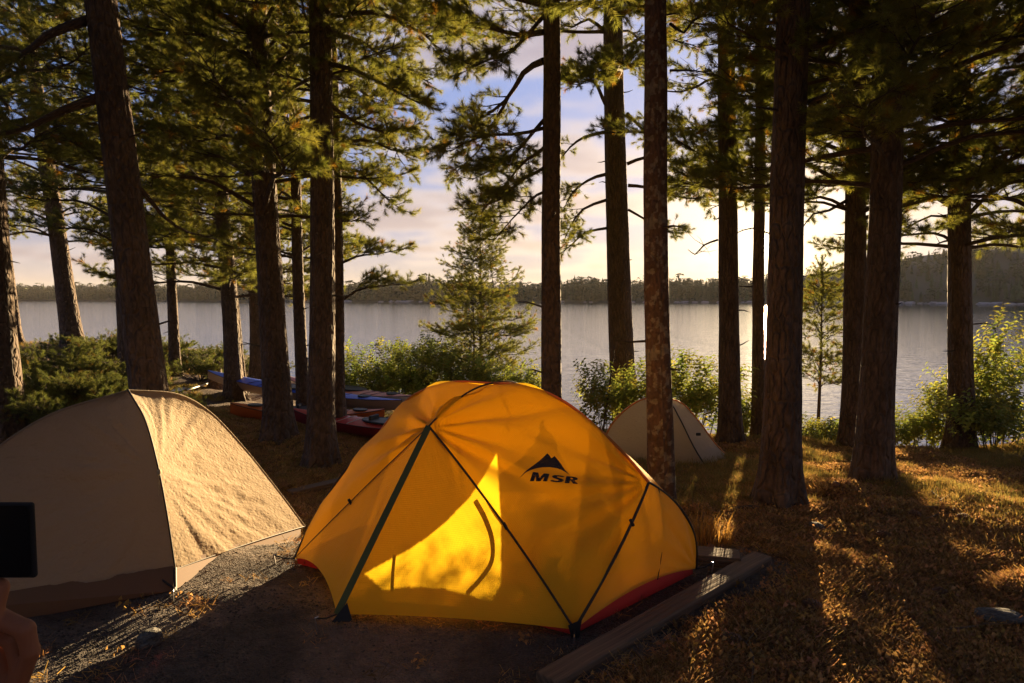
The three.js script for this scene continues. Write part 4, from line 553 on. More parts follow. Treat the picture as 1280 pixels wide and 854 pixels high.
// --- the tan tent
{
  const G = onGround(219, 742), K = V(-1.60, 0, -5.22), J = V(-3.05, 0, -2.95), N = J.clone().add(K).sub(G), P = (q, h) => V(q.x, height(q.x, q.z) + h, q.z);
  const hG = at(219, 712, 3.72), hK = at(381, 658, 5.25), hJ = P(J, 0.14), hN = P(N, 0.14), top = at(160, 488, 3.98), base = V(top.x, height(top.x, top.z), top.z);
  const g = thing('tan_tent', 'tan dome tent with its right side raked by golden sunlight', 'tent', base);
  const rG = poly(hG, at(208, 640, 3.74), at(196, 578, 3.78), at(181, 525, 3.85), at(166, 498, 3.93), top), rK = poly(hK, at(345, 610, 5.12), at(305, 560, 4.92), at(262, 515, 4.62), at(222, 493, 4.3), top), rJ = poly(hJ, J.clone().lerp(top, 0.35).setY(0.66), J.clone().lerp(top, 0.66).setY(0.95), top), rN = poly(hN, N.clone().lerp(top, 0.35).setY(0.68), N.clone().lerp(top, 0.68).setY(0.97), top);
  const fold = (u, v, p) => { const c = rG(0.36), t = p.clone().sub(c), r = t.length(), an = Math.atan2(t.y, Math.hypot(t.x, t.z)); return 0.055 * (fbm(an * 7 + 20, r * 1.2, 1, 2) - 0.5) * Math.exp(-r * 0.9) * Math.min(1, r * 5) + 0.024 * (fbm(an * 16, r * 3, 5, 3) - 0.5) + 0.010 * (fbm(p.x * 9, p.y * 22, p.z * 9, 3) - 0.5); };
  const sag = (k) => (u, v, p) => Math.sin(Math.PI * u) * Math.pow(Math.sin(Math.PI * Math.min(1, v * 1.02)), 0.8) * k + fold(u, v, p) * Math.sin(Math.PI * u);
  const hem = (a, b, lift) => bez(a, b, a.clone().lerp(b, 0.5).add(V(0, lift, 0)));
  const gk = hem(hG, hK, 0.01), jg = hem(hJ, hG, 0.015), kn = hem(hK, hN, 0.02), nj = hem(hN, hJ, 0.02);
  mesh('side_panel', local(coons(gk, point(top), rG, rK, 90, 90, sag(-0.035)), base), M.tan, g);
  mesh('front_panel', local(coons(jg, point(top), rJ, rG, 110, 100, (u, v, p) => sag(-0.04)(u, v, p) + 0.05 * (fbm(v * 5 + u * 2.5, u * 1.2 - v, 3, 3) - 0.5) * Math.sin(Math.PI * u) * Math.min(1, (1 - v) * 3)), base), M.tan, g);
  mesh('back_panel', local(coons(kn, point(top), rK, rN, 50, 50, sag(-0.03)), base), M.tan, g);
  mesh('side_panel', local(coons(nj, point(top), rN, rJ, 50, 50, sag(-0.03)), base), M.tan, g);
  const tubeOn = (name, f, r, mat) => mesh(name, tubeGeo(lineOf(f, 50).map((p) => p.sub(base)), r, 8), mat, g);
  tubeOn('pole_seam', (t) => rG(t).add(V(0.003, 0.004, 0.006)), 0.005, M.darkPole); tubeOn('pole_seam', rK, 0.006, M.tan); tubeOn('pole_seam', rJ, 0.006, M.tan); tubeOn('pole_seam', rN, 0.006, M.tan);
  for (const f of [gk, jg, kn, nj]) tubeOn('hem_binding', f, 0.0032, M.darkPole);
  { const a = new Acc(), inn = (p) => P(p.clone().lerp(V(top.x, 0, top.z), 0.05), 0.004), q = [G, K, N, J].map(inn), up = [hG, hK, hN, hJ].map((h) => h.clone().lerp(V(top.x, h.y, top.z), 0.03).add(V(0, 0.03, 0))); for (let k = 0; k < 4; k++) { const e = (k + 1) % 4; a.tri(q[k], q[e], up[k]); a.tri(q[e], up[e], up[k]); } a.tri(q[0], q[1], q[2]); a.tri(q[0], q[2], q[3]); mesh('inner_body', local(a.geo(), base), M.tanFloor, g); }
  mesh('pole_foot', tubeGeo([hG.clone().add(V(0, 0.01, 0.004)).sub(base), P(G, 0.01).sub(base)], 0.009, 8), M.darkPole, g);
  mesh('corner_strap', tubeGeo([at(190, 716, 3.68).sub(base), P(G, 0.02).sub(base)], 0.006, 6), M.black, g);
  pegs(g, base, [[P(G, 0.03), V(0.35, 0, 0.9)], [P(K, 0.06), V(0.9, 0, -0.1)]]);
  const knot = rG(0.36).addScaledVector(V(0, EYE, 0).sub(rG(0.36)).normalize(), 0.02), foot = V(knot.x + 0.0, 0, knot.z + 0.05), cord = []; foot.y = height(foot.x, foot.z) + 0.01; for (let i = 0; i <= 60; i++) cord.push(knot.clone().lerp(foot, i / 60).add(V(i % 2 ? 0.0015 : -0.0015, 0, 0)).sub(base)); mesh('hanging_cord', tubeGeo(cord, 0.0022, 5), M.cord, g);
  mesh('cord_knot', new THREE.SphereGeometry(0.011, 10, 8).scale(1, 1.5, 1).translate(knot.x - base.x, knot.y - base.y, knot.z - base.z), M.cord, g);
}
// --- the small grey tent
{
  const K = onGround(917, 577), G = onGround(884, 586), J = V(0.92, 0, -7.35), N = V(K.x - (G.x - J.x) - 0.05, 0, -8.25); J.y = height(J.x, J.z); N.y = height(N.x, N.z);
  const top = at(826, 497, 7.7), base = V(top.x, height(top.x, top.z), top.z), g = thing('grey_tent', 'small grey dome tent with orange piping behind the lichen-blotched trunk', 'tent', base);
  const rK = poly(K, at(895, 556, 7.5), at(868, 520, 7.6), at(850, 503, 7.66), top), rG = poly(G, at(868, 560, 7.0), at(850, 524, 7.3), at(838, 504, 7.55), top), rJ = poly(J, at(764, 532, 7.45), at(785, 510, 7.55), at(805, 499, 7.62), top), rN = poly(N, N.clone().lerp(top, 0.4).add(V(0, 0.12, 0)), top);
  const sag = (u, v, p) => -0.02 * Math.sin(Math.PI * u) * Math.sin(Math.PI * v) + 0.012 * (fbm(p.x * 6, p.y * 8, p.z * 6, 3) - 0.5);
  const hem = (a, b) => bez(a, b, a.clone().lerp(b, 0.5).add(V(0, 0.03, 0)));
  mesh('side_panel', local(coons(hem(G, K), point(top), rG, rK, 40, 40, sag), base), M.grey, g); mesh('front_panel', local(coons(hem(J, G), point(top), rJ, rG, 50, 40, sag), base), M.grey, g);
  mesh('back_panel', local(coons(hem(K, N), point(top), rK, rN, 30, 30, null), base), M.grey, g); mesh('side_panel', local(coons(hem(N, J), point(top), rN, rJ, 30, 30, null), base), M.grey, g);
  for (const [n, f, m, r] of [['piping', rK, M.orangeTrim, 0.012], ['piping', rJ, M.orangeTrim, 0.012], ['pole_seam', rG, M.darkPole, 0.008], ['pole_seam', rN, M.darkPole, 0.008]]) mesh(n, tubeGeo(lineOf(f, 30).map((p) => p.sub(base)), r, 6), m, g);
  const p = at(873, 543, 7.2); mesh('toggle', new RoundedBoxGeometry(0.05, 0.03, 0.02, 2, 0.006).translate(p.x - base.x, p.y - base.y, p.z - base.z), M.black, g);
}

// ---------------------------------------------------------------- kayaks
function kayak(label, L0, R0, o) {
  const { len = L0.distanceTo(R0), hull, deck, beam = 0.58, lift = 0.02, roll = 0 } = o, mid = L0.clone().lerp(R0, 0.5), g = thing('kayak', label, 'kayak', V(mid.x, 0, mid.z), 'kayaks pulled up beyond the tents');
  const dir = R0.clone().sub(L0).setY(0).normalize(); g.rotation.y = Math.atan2(-dir.z, dir.x); const tilt = Math.atan2(R0.y - L0.y, R0.clone().sub(L0).setY(0).length()); g.rotation.z = 0; g.position.y = Math.max(L0.y, R0.y, height(mid.x, mid.z)) + lift;
  g.scale.set(1, 0.78, 0.9); g.position.y -= 0.03; g.rotation.order = 'YXZ'; g.rotation.x = roll; g.rotation.z = tilt * 0.6;
  const n = 40, m = 10, half = (t) => beam / 2 * Math.pow(Math.sin(Math.PI * clamp(t, 0.004, 0.996)), 0.72), keel = (t) => 0.16 * Math.pow(Math.abs(2 * t - 1), 3.2), sheer = (t) => 0.235 + 0.12 * Math.pow(Math.abs(2 * t - 1), 2.4), crown = (t) => sheer(t) + 0.085 * Math.pow(Math.sin(Math.PI * clamp(t, 0.01, 0.99)), 0.6) * (1 - 0.35 * t);
  const sheet = (fn) => { const g2 = new THREE.BufferGeometry(), p = [], idx = []; for (let i = 0; i <= n; i++) for (let j = 0; j <= m; j++) p.push(...fn(i / n, j / m * 2 - 1)); for (let i = 0; i < n; i++) for (let j = 0; j < m; j++) { const a = i * (m + 1) + j, b = a + m + 1; idx.push(a, b, a + 1, b, b + 1, a + 1); } g2.setAttribute('position', new THREE.Float32BufferAttribute(p, 3)); g2.setIndex(idx); g2.computeVertexNormals(); return g2; };
  const X = (t) => (t - 0.5) * len;
  mesh('hull', sheet((t, s) => [X(t), keel(t) + (sheer(t) - keel(t)) * Math.pow(Math.abs(s), 2.6), s * half(t)]), hull, g);
  mesh('deck', sheet((t, s) => [X(t), sheer(t) + (crown(t) - sheer(t)) * (1 - Math.pow(Math.abs(s), 1.6)) + 0.002, s * half(t) * 1.004]), deck, g);
  for (const s of [-1, 1]) mesh('seam_line', tubeGeo(Array.from({ length: 41 }, (_, i) => V(X(i / 40), sheer(i / 40), s * half(i / 40) * 1.01)), 0.007, 5), M.black, g);
  const ck = 0.52, cp = mesh('cockpit_rim', new THREE.TorusGeometry(0.25, 0.018, 8, 36).scale(1.6, 0.85, 1).rotateX(Math.PI / 2).translate(X(ck), crown(ck) - 0.005, 0), M.black, g); mesh('cockpit', new THREE.CylinderGeometry(0.24, 0.2, 0.02, 30).scale(1.6, 1, 0.85).translate(X(ck), crown(ck) - 0.004, 0), M.black, g); mesh('seat_back', new RoundedBoxGeometry(0.04, 0.10, 0.22, 3, 0.02).translate(X(ck - 0.08), crown(ck) + 0.03, 0), M.black, cp);
  for (const t of [0.16, 0.84]) mesh('hatch', new THREE.CylinderGeometry(0.11, 0.115, 0.025, 24).translate(X(t), crown(t) + 0.004, 0), M.black, g);
  for (const t of [0.3, 0.36, 0.68, 0.74]) mesh('deck_cord', tubeGeo([V(X(t), sheer(t) + 0.02, -half(t)), V(X(t + 0.03), crown(t) + 0.01, 0), V(X(t), sheer(t) + 0.02, half(t))], 0.006, 5), o.cord ?? M.black, g);
  if (o.badge) { const t = o.badge, p = new THREE.Shape().absellipse(0, 0, 0.075, 0.035, 0, 6.284); mesh('badge', new THREE.ShapeGeometry(p, 20).translate(X(t), sheer(t) - 0.065, half(t) * 0.985 + 0.004), o.badgeMat, g); mesh('badge_bar', new THREE.ShapeGeometry(new THREE.Shape().absellipse(0, 0, 0.05, 0.016, 0, 6.284), 16).translate(X(t), sheer(t) - 0.065, half(t) * 0.985 + 0.007), M.black, g); }
  return g;
}
const gloss = (r, g, b) => phys({ color: lin(r, g, b), roughness: 0.5, clearcoat: 0.1, clearcoatRoughness: 0.3 });
const onD = (px, d, h = 0) => { const x = (px - 640) / F * d; return V(x, height(x, -d) + h, -d); };
{
  const blue = gloss(0.02, 0.09, 0.62), tanH = gloss(0.30, 0.20, 0.13), white = gloss(0.6, 0.58, 0.55), red = gloss(0.42, 0.03, 0.025), maroon = gloss(0.22, 0.015, 0.02), orange = gloss(0.55, 0.12, 0.02), pink = gloss(0.55, 0.20, 0.14);
  kayak('blue kayak with tan hull lying behind the thick trunks', onD(258, 12.8), onD(500, 10.3), { hull: tanH, deck: blue });
  kayak('pinkish red kayak lying farthest back against the bushes', onD(355, 12.9), onD(520, 10.9), { hull: white, deck: pink, lift: 0.10 });
  kayak('short orange kayak whose bow pokes out left of the thick trunk', onD(284, 9.9), onD(478, 10.1), { hull: orange, deck: orange, lift: -0.05, beam: 0.5 });
  kayak('maroon kayak with white oval badge nearest the yellow tent', onD(408, 9.3), onD(560, 8.5), { hull: maroon, deck: red, badge: 0.31, badgeMat: std({ color: lin(0.7, 0.68, 0.65), roughness: 0.5 }), cord: white, len: 3.2 });
  const p0 = onGround(233, 490), p1 = onGround(262, 482); p0.y += 0.03; p1.y += 0.05; const pd = thing('paddle', 'pale paddle lying beside the dark stump', 'paddle', p0); const d = p1.clone().sub(p0);
  mesh('shaft', tubeGeo([V(0, 0, 0), d], 0.016, 8), white, pd); mesh('blade', new RoundedBoxGeometry(0.42, 0.02, 0.16, 3, 0.009).rotateY(Math.atan2(-d.z, d.x)).translate(-0.12, 0.012, 0.02), white, pd);
}

// ---------------------------------------------------------------- timbers, stones, stump, stick, roots
function timber(label, a, b, w, h) { const d = b.clone().sub(a), L = Math.hypot(d.x, d.z), mid = a.clone().lerp(b, 0.5); const g = new RoundedBoxGeometry(L, h, w, 3, 0.008), p = g.attributes.position, uv = g.attributes.uv; for (let i = 0; i < p.count; i++) { p.setY(i, p.getY(i) + 0.006 * (fbm(p.getX(i) * 6, p.getZ(i) * 12, 1, 2) - 0.5)); uv.setXY(i, p.getX(i) * 0.7, (p.getZ(i) + p.getY(i)) * 2.5); } g.computeVertexNormals(); const m = mesh('timber', g, M.timber, scene); m.position.copy(mid); m.rotation.y = Math.atan2(-d.z, d.x); tag(m, label, 'timber', 'timbers edging the tent pad'); }
timber('long weathered timber edging the tent pad beside the yellow tent', V(0.14, 0.0, -2.70), V(1.52, 0.0, -4.05), 0.12, 0.10);
timber('short weathered timber half buried behind the yellow tent corner', onGround(862, 700).add(V(0, 0.02, 0)), onGround(925, 706).add(V(0, 0.02, 0)), 0.16, 0.09);
timber('timber lying between the tan tent and the yellow tent', onGround(362, 622).add(V(0, 0.02, 0)), onGround(470, 596).add(V(0, 0.02, 0)), 0.13, 0.09);
function stone(label, p, sx, sy, sz, s) { const g = new THREE.IcosahedronGeometry(1, 4), q = g.attributes.position; for (let i = 0; i < q.count; i++) { const v = V(q.getX(i), q.getY(i), q.getZ(i)), f = 0.78 + 0.45 * fbm(v.x * 1.6 + s, v.y * 1.6, v.z * 1.6, 4); q.setXYZ(i, v.x * f * sx, v.y * f * sy, v.z * f * sz); } const gg = mergeVertices((g.deleteAttribute('normal'), g)); gg.computeVertexNormals(); const m = mesh('stone', gg, M.rock, scene); m.position.copy(p).add(V(0, sy * 0.45, 0)); m.rotation.y = s; tag(m, label, 'stone', 'stones on the ground'); }
stone('grey stone on the bare earth before the tan tent', onGround(187, 806), 0.065, 0.05, 0.05, 1);
stone('small rounded stone at the foot of the thickest trunk', onGround(1020, 662), 0.06, 0.035, 0.05, 2);
stone('flat stone in dark litter by the right edge of the campsite', onGround(1250, 775), 0.12, 0.035, 0.08, 3);
stone('low stone beside the reddish trunk', onGround(1165, 563), 0.13, 0.05, 0.09, 4);
{ const b = onGround(270, 486); const g = thing('tree_stump', 'dark broken stump beside the pale paddle', 'stump', b); const a = new Acc(), pts = [], r = []; for (let i = 0; i <= 14; i++) { pts.push(V(0.03 * i / 14, -0.05 + i / 14 * 0.5, 0)); r.push(0.17 - 0.09 * i / 14 + 0.09 * Math.exp(-i / 2)); } a.tube(pts, r, 20, (k, an, rk) => rk * (1 + 0.25 * (fbm(Math.cos(an) * 2, Math.sin(an) * 2, k * 0.2, 3) - 0.5))); mesh('trunk', a.geo(true), M.bark, g); const tp = new Acc(); for (let k = 0; k < 9; k++) { const t = k / 9 * 6.28, t2 = (k + 1) / 9 * 6.28; tp.tri(V(0.03 + Math.cos(t) * 0.08, 0.44, Math.sin(t) * 0.08), V(0.03 + Math.cos(t2) * 0.08, 0.44, Math.sin(t2) * 0.08), V(0.03 + Math.cos(t) * 0.04, 0.5 + 0.12 * hash(k, 2, 3), Math.sin(t) * 0.04)); } mesh('splinters', tp.geo(), M.bark, g); }
{ const a = at(768, 432, 9.0), b = at(752, 500, 9.1); b.y = height(b.x, b.z) - 0.03; const s = mesh('leaning_stick', tubeGeo(curvePts([b, a.clone().lerp(b, 0.5).add(V(0.01, 0, 0)), a], 10).map((p) => p.sub(b)), 0.012, 7), M.bark, scene); s.position.copy(b); tag(s, 'thin dark stick leaning against the pine with arched limbs', 'stick'); }
function root(label, pts, r) { const w = pts.map(([x, y]) => onGround(x, y)), b = w[0].clone(), c = curvePts(w, 30).map((p) => V(p.x, height(p.x, p.z) - 0.012 + 0.03 * fbm(p.x * 4, p.z * 4, 0, 2), p.z).sub(b)); const a = new Acc(); a.tube(c, c.map((_, i) => r * (1 - 0.75 * i / 30)), 10, (k, an, rk) => rk * (1 + 0.3 * (fbm(Math.cos(an) * 2, Math.sin(an) * 2, k * 0.3, 2) - 0.5))); const m = mesh('tree_root', a.geo(), M.bark, scene); m.position.copy(b); tag(m, label, 'root', 'surface roots'); }
root('surface root running left from the tall straight pine toward the tan tent', [[392, 552], [362, 560], [330, 566], [302, 560]], 0.034);
root('surface root crossing the needles in front of the tall straight pine', [[400, 556], [398, 572], [380, 585], [355, 590]], 0.034);
root('root reaching from the tall straight pine toward the yellow tent', [[410, 552], [432, 560], [450, 572]], 0.034);
root('root running left from the thickest trunk toward the yellow tent', [[950, 640], [920, 640], [890, 652], [872, 668]], 0.034);
root('root running right from the thickest trunk past the small stone', [[985, 640], [1010, 652], [1040, 655]], 0.034);
root('root stretching right from the furrowed trunk in the litter', [[1115, 606], [1145, 612], [1180, 612]], 0.034);
function fallen(label, a, b, r) { const A = onGround(...a), B = onGround(...b); A.y += r; B.y += r + 0.01; const m = mesh('fallen_twig', tubeGeo(curvePts([A, A.clone().lerp(B, 0.5).add(V(0, 0.015, 0.01)), B], 8).map((p) => p.sub(A)), Array.from({ length: 9 }, (_, i) => r * (1 - 0.06 * i)), 6), M.timber, scene); m.position.copy(A); tag(m, label, 'twig', 'dead twigs on the litter'); }
fallen('dead twig lying in the sunny litter beyond the timber end', [1128, 802], [1165, 782], 0.007);
fallen('longer dead twig beside the sunny litter twig', [1140, 812], [1172, 788], 0.006);
fallen('dead twig on the needles before the mossy roots', [352, 560], [420, 548], 0.010);
fallen('pale stick on the ground by the orange kayak', [292, 528], [330, 524], 0.012);

reseed(515);
{ const cg = (() => { const a = []; for (let k = 0; k < 60; k++) { const t = k * 2.4, f = k / 60, y = 0.09 * f, rr0 = 0.024 * Math.sin(Math.PI * (0.12 + 0.8 * f)); const sc = new THREE.SphereGeometry(0.0085, 5, 4).scale(1, 0.35, 1.1).rotateX(0.5).rotateY(-t + 1.57).translate(Math.cos(t) * rr0, y, Math.sin(t) * rr0); a.push(sc); } return mergeGeometries(a).rotateZ(1.4); })(), cm = std({ color: lin(0.16, 0.085, 0.045), roughness: 0.85 });
  for (let k = 0; k < 14; k++) { const x = rr(0.9, 3.4), d = rr(2.9, 5.6); if (Math.abs((x - 0.33) * 0.69 - (d - 2.83) * 0.72) < 0.25) continue; const m = mesh('pine_cone', cg, cm, scene); m.position.set(x, height(x, -d) + 0.02, -d); m.rotation.y = rnd() * 6.28; tag(m, 'brown pine cone lying in the needle litter beyond the long timber', 'pine cone', 'pine cones in the litter'); }
  const tg = [0, 1, 2].map((k) => { const L = 0.22 + 0.12 * k, a = new Acc(); a.tube(curvePts([V(-L, 0, 0), V(-L * 0.2, 0.02, 0.03), V(L * 0.4, 0.012, -0.01), V(L, 0.03, 0.03)], 10), Array.from({ length: 11 }, (_, i) => 0.006 * (1 - 0.07 * i)), 5); a.tube([V(L * 0.1, 0.016, 0.01), V(L * 0.5, 0.05, 0.09)], [0.004, 0.0015], 4); return a.geo(); });
  for (let k = 0; k < 22; k++) { const x = rr(0.8, 4.2), d = rr(2.8, 6.2); if ((x - 0.33) * 0.69 - (d - 2.83) * 0.72 < 0.3) continue; const m = mesh('litter_twig', tg[k % 3], M.timber, scene); m.position.set(x, height(x, -d) + 0.006, -d); m.rotation.y = rnd() * 6.28; tag(m, 'thin forked twig scattered on the needle litter right of the long timber', 'twig', 'forked twigs in the litter'); } }
// ---------------------------------------------------------------- ground litter, needles, grass: nobody could count these
{
  reseed(222);
  const needles = (() => { const a = new Acc(); for (let k = 0; k < 22; k++) { const p = V(rr(-0.07, 0.07), rr(0, 0.012), rr(-0.07, 0.07)), t = rnd() * 6.28, el = rr(-0.05, 1.15), L = rr(0.025, 0.06), d = V(Math.cos(t) * Math.cos(el), Math.sin(el), Math.sin(t) * Math.cos(el)), s = V(rr(-1, 1), rr(-1, 1), rr(-1, 1)).cross(d).normalize().multiplyScalar(0.0013), e = p.clone().addScaledVector(d, L); a.tri(p.clone().add(s), p.clone().sub(s), e.clone().add(s)); a.tri(p.clone().sub(s), e.clone().sub(s), e.clone().add(s)); } return a.geo(); })();
  const leafBits = (() => { const a = new Acc(); for (let k = 0; k < 8; k++) { const p = V(rr(-0.06, 0.06), rr(0.002, 0.02), rr(-0.06, 0.06)), t = rnd() * 6.28, el = rr(0.1, 1.25), L = rr(0.012, 0.03), d = V(Math.cos(t) * Math.cos(el), Math.sin(el), Math.sin(t) * Math.cos(el)), s = V(rr(-1, 1), rr(-0.4, 0.4), rr(-1, 1)).cross(d).normalize().multiplyScalar(L * 0.33), m = p.clone().addScaledVector(d, L * 0.5), e = p.clone().addScaledVector(d, L), c = V(0, 0.006, 0); a.tri(p, m.clone().add(s).add(c), m); a.tri(p, m, m.clone().sub(s).add(c)); a.tri(m, m.clone().add(s).add(c), e); a.tri(m, e, m.clone().sub(s).add(c)); } return a.geo(); })();
  const pebble = new THREE.IcosahedronGeometry(0.012, 1); { const q = pebble.attributes.position; for (let i = 0; i < q.count; i++) { const f = 0.75 + 0.5 * hash(Math.round(q.getX(i) * 4000), Math.round(q.getY(i) * 4000), Math.round(q.getZ(i) * 4000)); q.setXYZ(i, q.getX(i) * f, q.getY(i) * f * 0.6, q.getZ(i) * f); } pebble.computeVertexNormals(); }
  const blades = (() => { const a = new Acc(); for (let k = 0; k < 16; k++) { const p = V(rr(-0.035, 0.035), -0.01, rr(-0.035, 0.035)), t = rnd() * 6.28, h = rr(0.05, 0.13), lean = rr(0.1, 0.8) * h, s = V(Math.cos(t + 1.57), 0, Math.sin(t + 1.57)).multiplyScalar(0.0018), m = p.clone().add(V(Math.cos(t) * lean * 0.35, h * 0.65, Math.sin(t) * lean * 0.35)), e = p.clone().add(V(Math.cos(t) * lean, h, Math.sin(t) * lean)); a.tri(p.clone().add(s), p.clone().sub(s), m.clone().add(s)); a.tri(p.clone().sub(s), m.clone().sub(s), m.clone().add(s)); a.tri(m.clone().add(s), m.clone().sub(s), e); } return a.geo(); })();
  const scatter = (name, label, cat, geo, mat, n, area, dens, s0, s1, col) => {
    const ms = [], q = new THREE.Quaternion(), m4 = new THREE.Matrix4(); let tries = 0;
    while (ms.length < n && tries++ < n * 12) { const [x, d] = area(); if (d < 0.6 || d > bank(x) + 0.3) continue; if (rnd() > dens(x, d)) continue; q.setFromAxisAngle(UP, rnd() * 6.28); const s = rr(s0, s1); ms.push(m4.clone().compose(V(x, height(x, -d), -d), q, V(s, s * rr(0.7, 1.3), s))); }
    const im = new THREE.InstancedMesh(geo, mat, ms.length); im.name = name; ms.forEach((mm, k) => { im.setMatrixAt(k, mm); im.setColorAt(k, col()); }); im.castShadow = im.receiveShadow = true; tag(im, label, cat, null, 'stuff'); scene.add(im); console.log(name, ms.length);
  };
  const wedge = (d0, d1, k0, k1) => () => { const d = Math.sqrt(rr(d0 * d0, d1 * d1)); return [rr(k0, k1) * d, d]; };
  const off = (x, d) => 1 - PAD(x, d);
  scatter('pine_needle_litter', 'rust brown fallen pine needles matting the forest floor', 'needles', needles, M.litter, 170000, wedge(2.2, 11, -0.85, 0.85), (x, d) => (0.006 + 0.994 * off(x, d)) * (0.25 + 0.75 * sstep(0.35, 0.6, fbm(x * 1.6, d * 1.6, 3, 3))) * (d < 7 ? 1 : 0.6), 0.5, 1.05, () => { const v = rnd() < 0.2 ? rr(0.2, 0.5) : rr(0.5, 1.4); return lin(v, v * rr(0.75, 1.1), v * rr(0.6, 1.2)); });
  scatter('dry_leaf_litter', 'small dry leaves scattered over the forest floor', 'leaves', leafBits, M.litter, 90000, wedge(2.2, 11, -0.85, 0.85), (x, d) => (0.004 + 0.996 * off(x, d)) * (0.3 + 0.7 * sstep(0.4, 0.6, fbm(x * 2.3 + 7, d * 2.3, 5, 3))), 0.6, 1.2, () => { const v = rr(0.4, 1.3); return lin(v, v * rr(0.8, 1.1), v * rr(0.7, 1.2)); });
  scatter('grass', 'sparse dry grass in the sunny clearing and under the trees', 'grass', blades, M.grass, 44000, wedge(3.6, 17, -0.8, 0.85), (x, d) => off(x, d) * sstep(0.42, 0.60, fbm(x * 1.1 + 2, d * 1.1, 9, 3)) * (x > 0 ? sstep(4.2, 6.2, d) + 0.10 : 0.25), 0.32, 0.8, () => { const v = rr(0.6, 1.3); return lin(v * rr(0.9, 1.4), v, v * 0.8); });
  scatter('gravel', 'fine grit and small pebbles on the bare tent pad', 'gravel', pebble, M.rock, 14000, wedge(2.2, 5.6, -0.8, 0.5), (x, d) => PAD(x, d) * (0.15 + 0.85 * sstep(0.4, 0.6, fbm(x * 2 + 1, d * 2, 8, 3))), 0.1, 0.55, () => { const v = rr(0.5, 1.3); return lin(v, v * 0.93, v * 0.85); });
  const gp = onGround(884, 678); scatter('dry_grass_tuft', 'bright dry grass tuft by the short timber behind the yellow tent', 'grass', blades, M.grass, 26, () => [gp.x + rr(-0.16, 0.16), -gp.z + rr(-0.10, 0.12)], () => 1, 0.8, 1.7, () => lin(1.7, 1.1, 0.8));
}

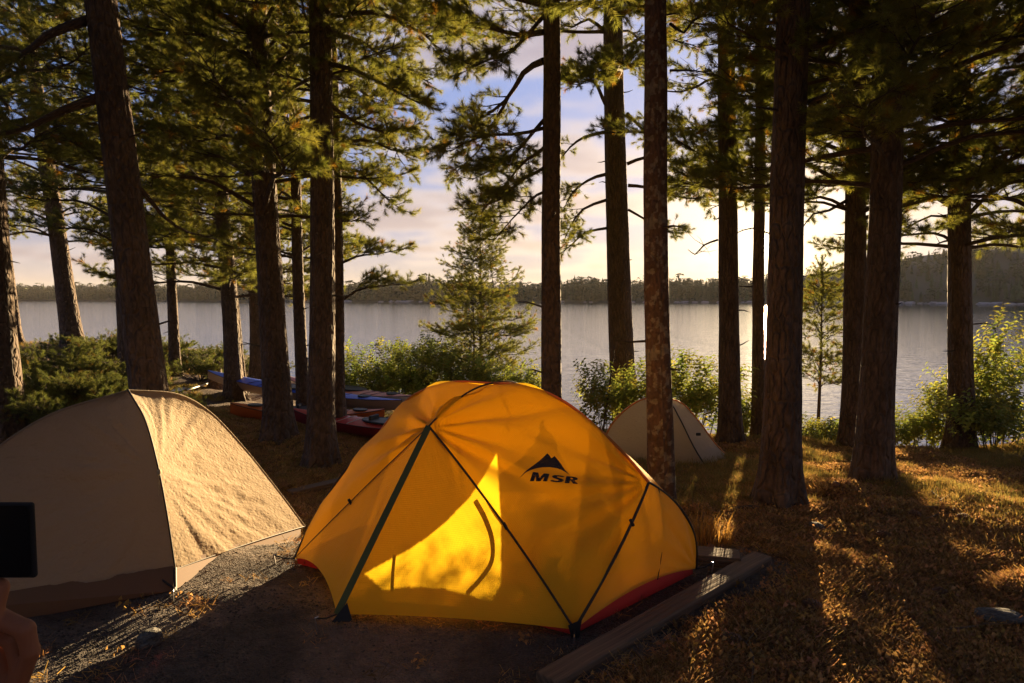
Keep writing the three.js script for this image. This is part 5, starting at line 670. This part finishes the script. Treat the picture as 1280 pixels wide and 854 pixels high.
// ---------------------------------------------------------------- the hand and the phone at the left edge
{
  const D = 0.83, jt = (x, y, dd = 0) => at(x, y, D + dd), px = D / F;
  const bones = []; const chain = (pts, rs) => { for (let k = 0; k < pts.length - 1; k++) bones.push([pts[k], pts[k + 1], rs[k], rs[k + 1]]); };
  chain([jt(-150, 960, 0.02), jt(-88, 868, 0.01), jt(-50, 820)], [0.034, 0.030, 0.034]);                       // forearm, wrist, palm
  chain([jt(-45, 815), jt(-12, 768, -0.006), jt(31, 787, -0.010), jt(38, 815, -0.008), jt(27, 850, 0)], [0.030, 0.0128, 0.0112, 0.0102, 0.0090]);
  chain([jt(-45, 825), jt(-22, 786, 0.006), jt(16, 799, 0.002), jt(24, 834, 0.002), jt(12, 868, 0.006)], [0.030, 0.0128, 0.0112, 0.0102, 0.0090]);
  chain([jt(-50, 835), jt(-34, 802, 0.014), jt(0, 818, 0.010), jt(7, 852, 0.010), jt(-4, 884, 0.012)], [0.030, 0.0122, 0.0105, 0.0096, 0.0085]);
  chain([jt(-55, 845), jt(-46, 818, 0.020), jt(-15, 836, 0.016), jt(-9, 868, 0.016), jt(-18, 894, 0.018)], [0.028, 0.011, 0.0095, 0.0085, 0.0075]);
  chain([jt(-45, 830, 0.01), jt(-8, 846, 0.022)], [0.03, 0.022]);
  chain([jt(-58, 836, -0.01), jt(-34, 794, -0.018), jt(-14, 768, -0.016), jt(-2, 735, -0.006)], [0.026, 0.0175, 0.0150, 0.0120]);
  const c = jt(-50, 830, 0.01), S = 0.29, R = 92, mc = new MarchingCubes(R, M.rock, false, false, 400000); mc.isolation = 0; mc.reset();
  const pa = V(0, 0, 0), ba = V(0, 0, 0), q = V(0, 0, 0), sd = (a, b, r1, r2) => { pa.subVectors(q, a); ba.subVectors(b, a); const h = clamp(pa.dot(ba) / ba.lengthSq(), 0, 1); return pa.addScaledVector(ba, -h).length() - mixn(r1, r2, h); };
  for (let k = 0; k < R; k++) for (let j = 0; j < R; j++) for (let i = 0; i < R; i++) { q.set(c.x + (i / R * 2 - 1) * S / 2, c.y + (j / R * 2 - 1) * S / 2, c.z + (k / R * 2 - 1) * S / 2); let d = 1; for (const b of bones) { const e = sd(...b), kk = 0.0035, h = clamp(0.5 + 0.5 * (e - d) / kk, 0, 1); d = mixn(e, d, h) - kk * h * (1 - h); } mc.field[i + j * R + k * R * R] = -d * 100; }
  mc.update(); const n = mc.count, g = new THREE.BufferGeometry(); const P = mc.positionArray.slice(0, n * 3), Nn = mc.normalArray.slice(0, n * 3); for (let i = 0; i < n; i++) { P[i * 3] = P[i * 3] * S / 2; P[i * 3 + 1] *= S / 2; P[i * 3 + 2] *= S / 2; }
  g.setAttribute('position', new THREE.BufferAttribute(P, 3)); let gg = mergeVertices(g, 1e-5); gg.computeVertexNormals();
  const hand = thing('person', 'bare hand of a person reaching in, holding up a dark phone', 'person', c);
  mesh('body', gg, phys({ color: lin(0.30, 0.11, 0.05), roughness: 0.65, bumpMap: null }), hand);
  const nail = new THREE.SphereGeometry(0.006, 12, 8).scale(1, 1.2, 0.35); const tp = jt(-2, 736, -0.006).sub(c).add(V(0, 0.003, 0.0085)); mesh('thumbnail', nail.translate(tp.x, tp.y, tp.z), phys({ color: lin(0.5, 0.3, 0.22), roughness: 0.35 }), hand);
  const tr = at(42, 628, D), bl = at(42, 722, D), hgt = tr.y - bl.y, pc = V(tr.x - 0.078, (tr.y + bl.y) / 2, tr.z), ph = thing('smartphone', 'dark phone held level above the hand before the tan tent', 'phone', pc);
  mesh('case', new RoundedBoxGeometry(0.156, hgt, 0.0085, 4, 0.004), std({ color: lin(0.008, 0.009, 0.011), roughness: 0.85 }), ph);
  const rs = new THREE.Shape(), w = 0.15, h2 = hgt - 0.006, r = 0.008; rs.moveTo(-w / 2 + r, -h2 / 2).lineTo(w / 2 - r, -h2 / 2).quadraticCurveTo(w / 2, -h2 / 2, w / 2, -h2 / 2 + r).lineTo(w / 2, h2 / 2 - r).quadraticCurveTo(w / 2, h2 / 2, w / 2 - r, h2 / 2).lineTo(-w / 2 + r, h2 / 2).quadraticCurveTo(-w / 2, h2 / 2, -w / 2, h2 / 2 - r).lineTo(-w / 2, -h2 / 2 + r).quadraticCurveTo(-w / 2, -h2 / 2, -w / 2 + r, -h2 / 2);
  mesh('screen', new THREE.ShapeGeometry(rs).translate(0, 0, 0.0053), phys({ color: lin(0.006, 0.007, 0.009), roughness: 0.15 }), ph);
}
let nt = 0; scene.traverse((o) => { if (o.isMesh && !o.isInstancedMesh) nt += (o.geometry.index ?? o.geometry.attributes.position).count / 3; }); let ni = 0; scene.traverse((o) => { if (o.isInstancedMesh) ni += o.count; }); console.log('triangles', nt, 'instances', ni);
scene.fog = new THREE.FogExp2(new THREE.Color().setRGB(1, 0.9, 0.75), 0.00009);
renderer.render(scene, camera);
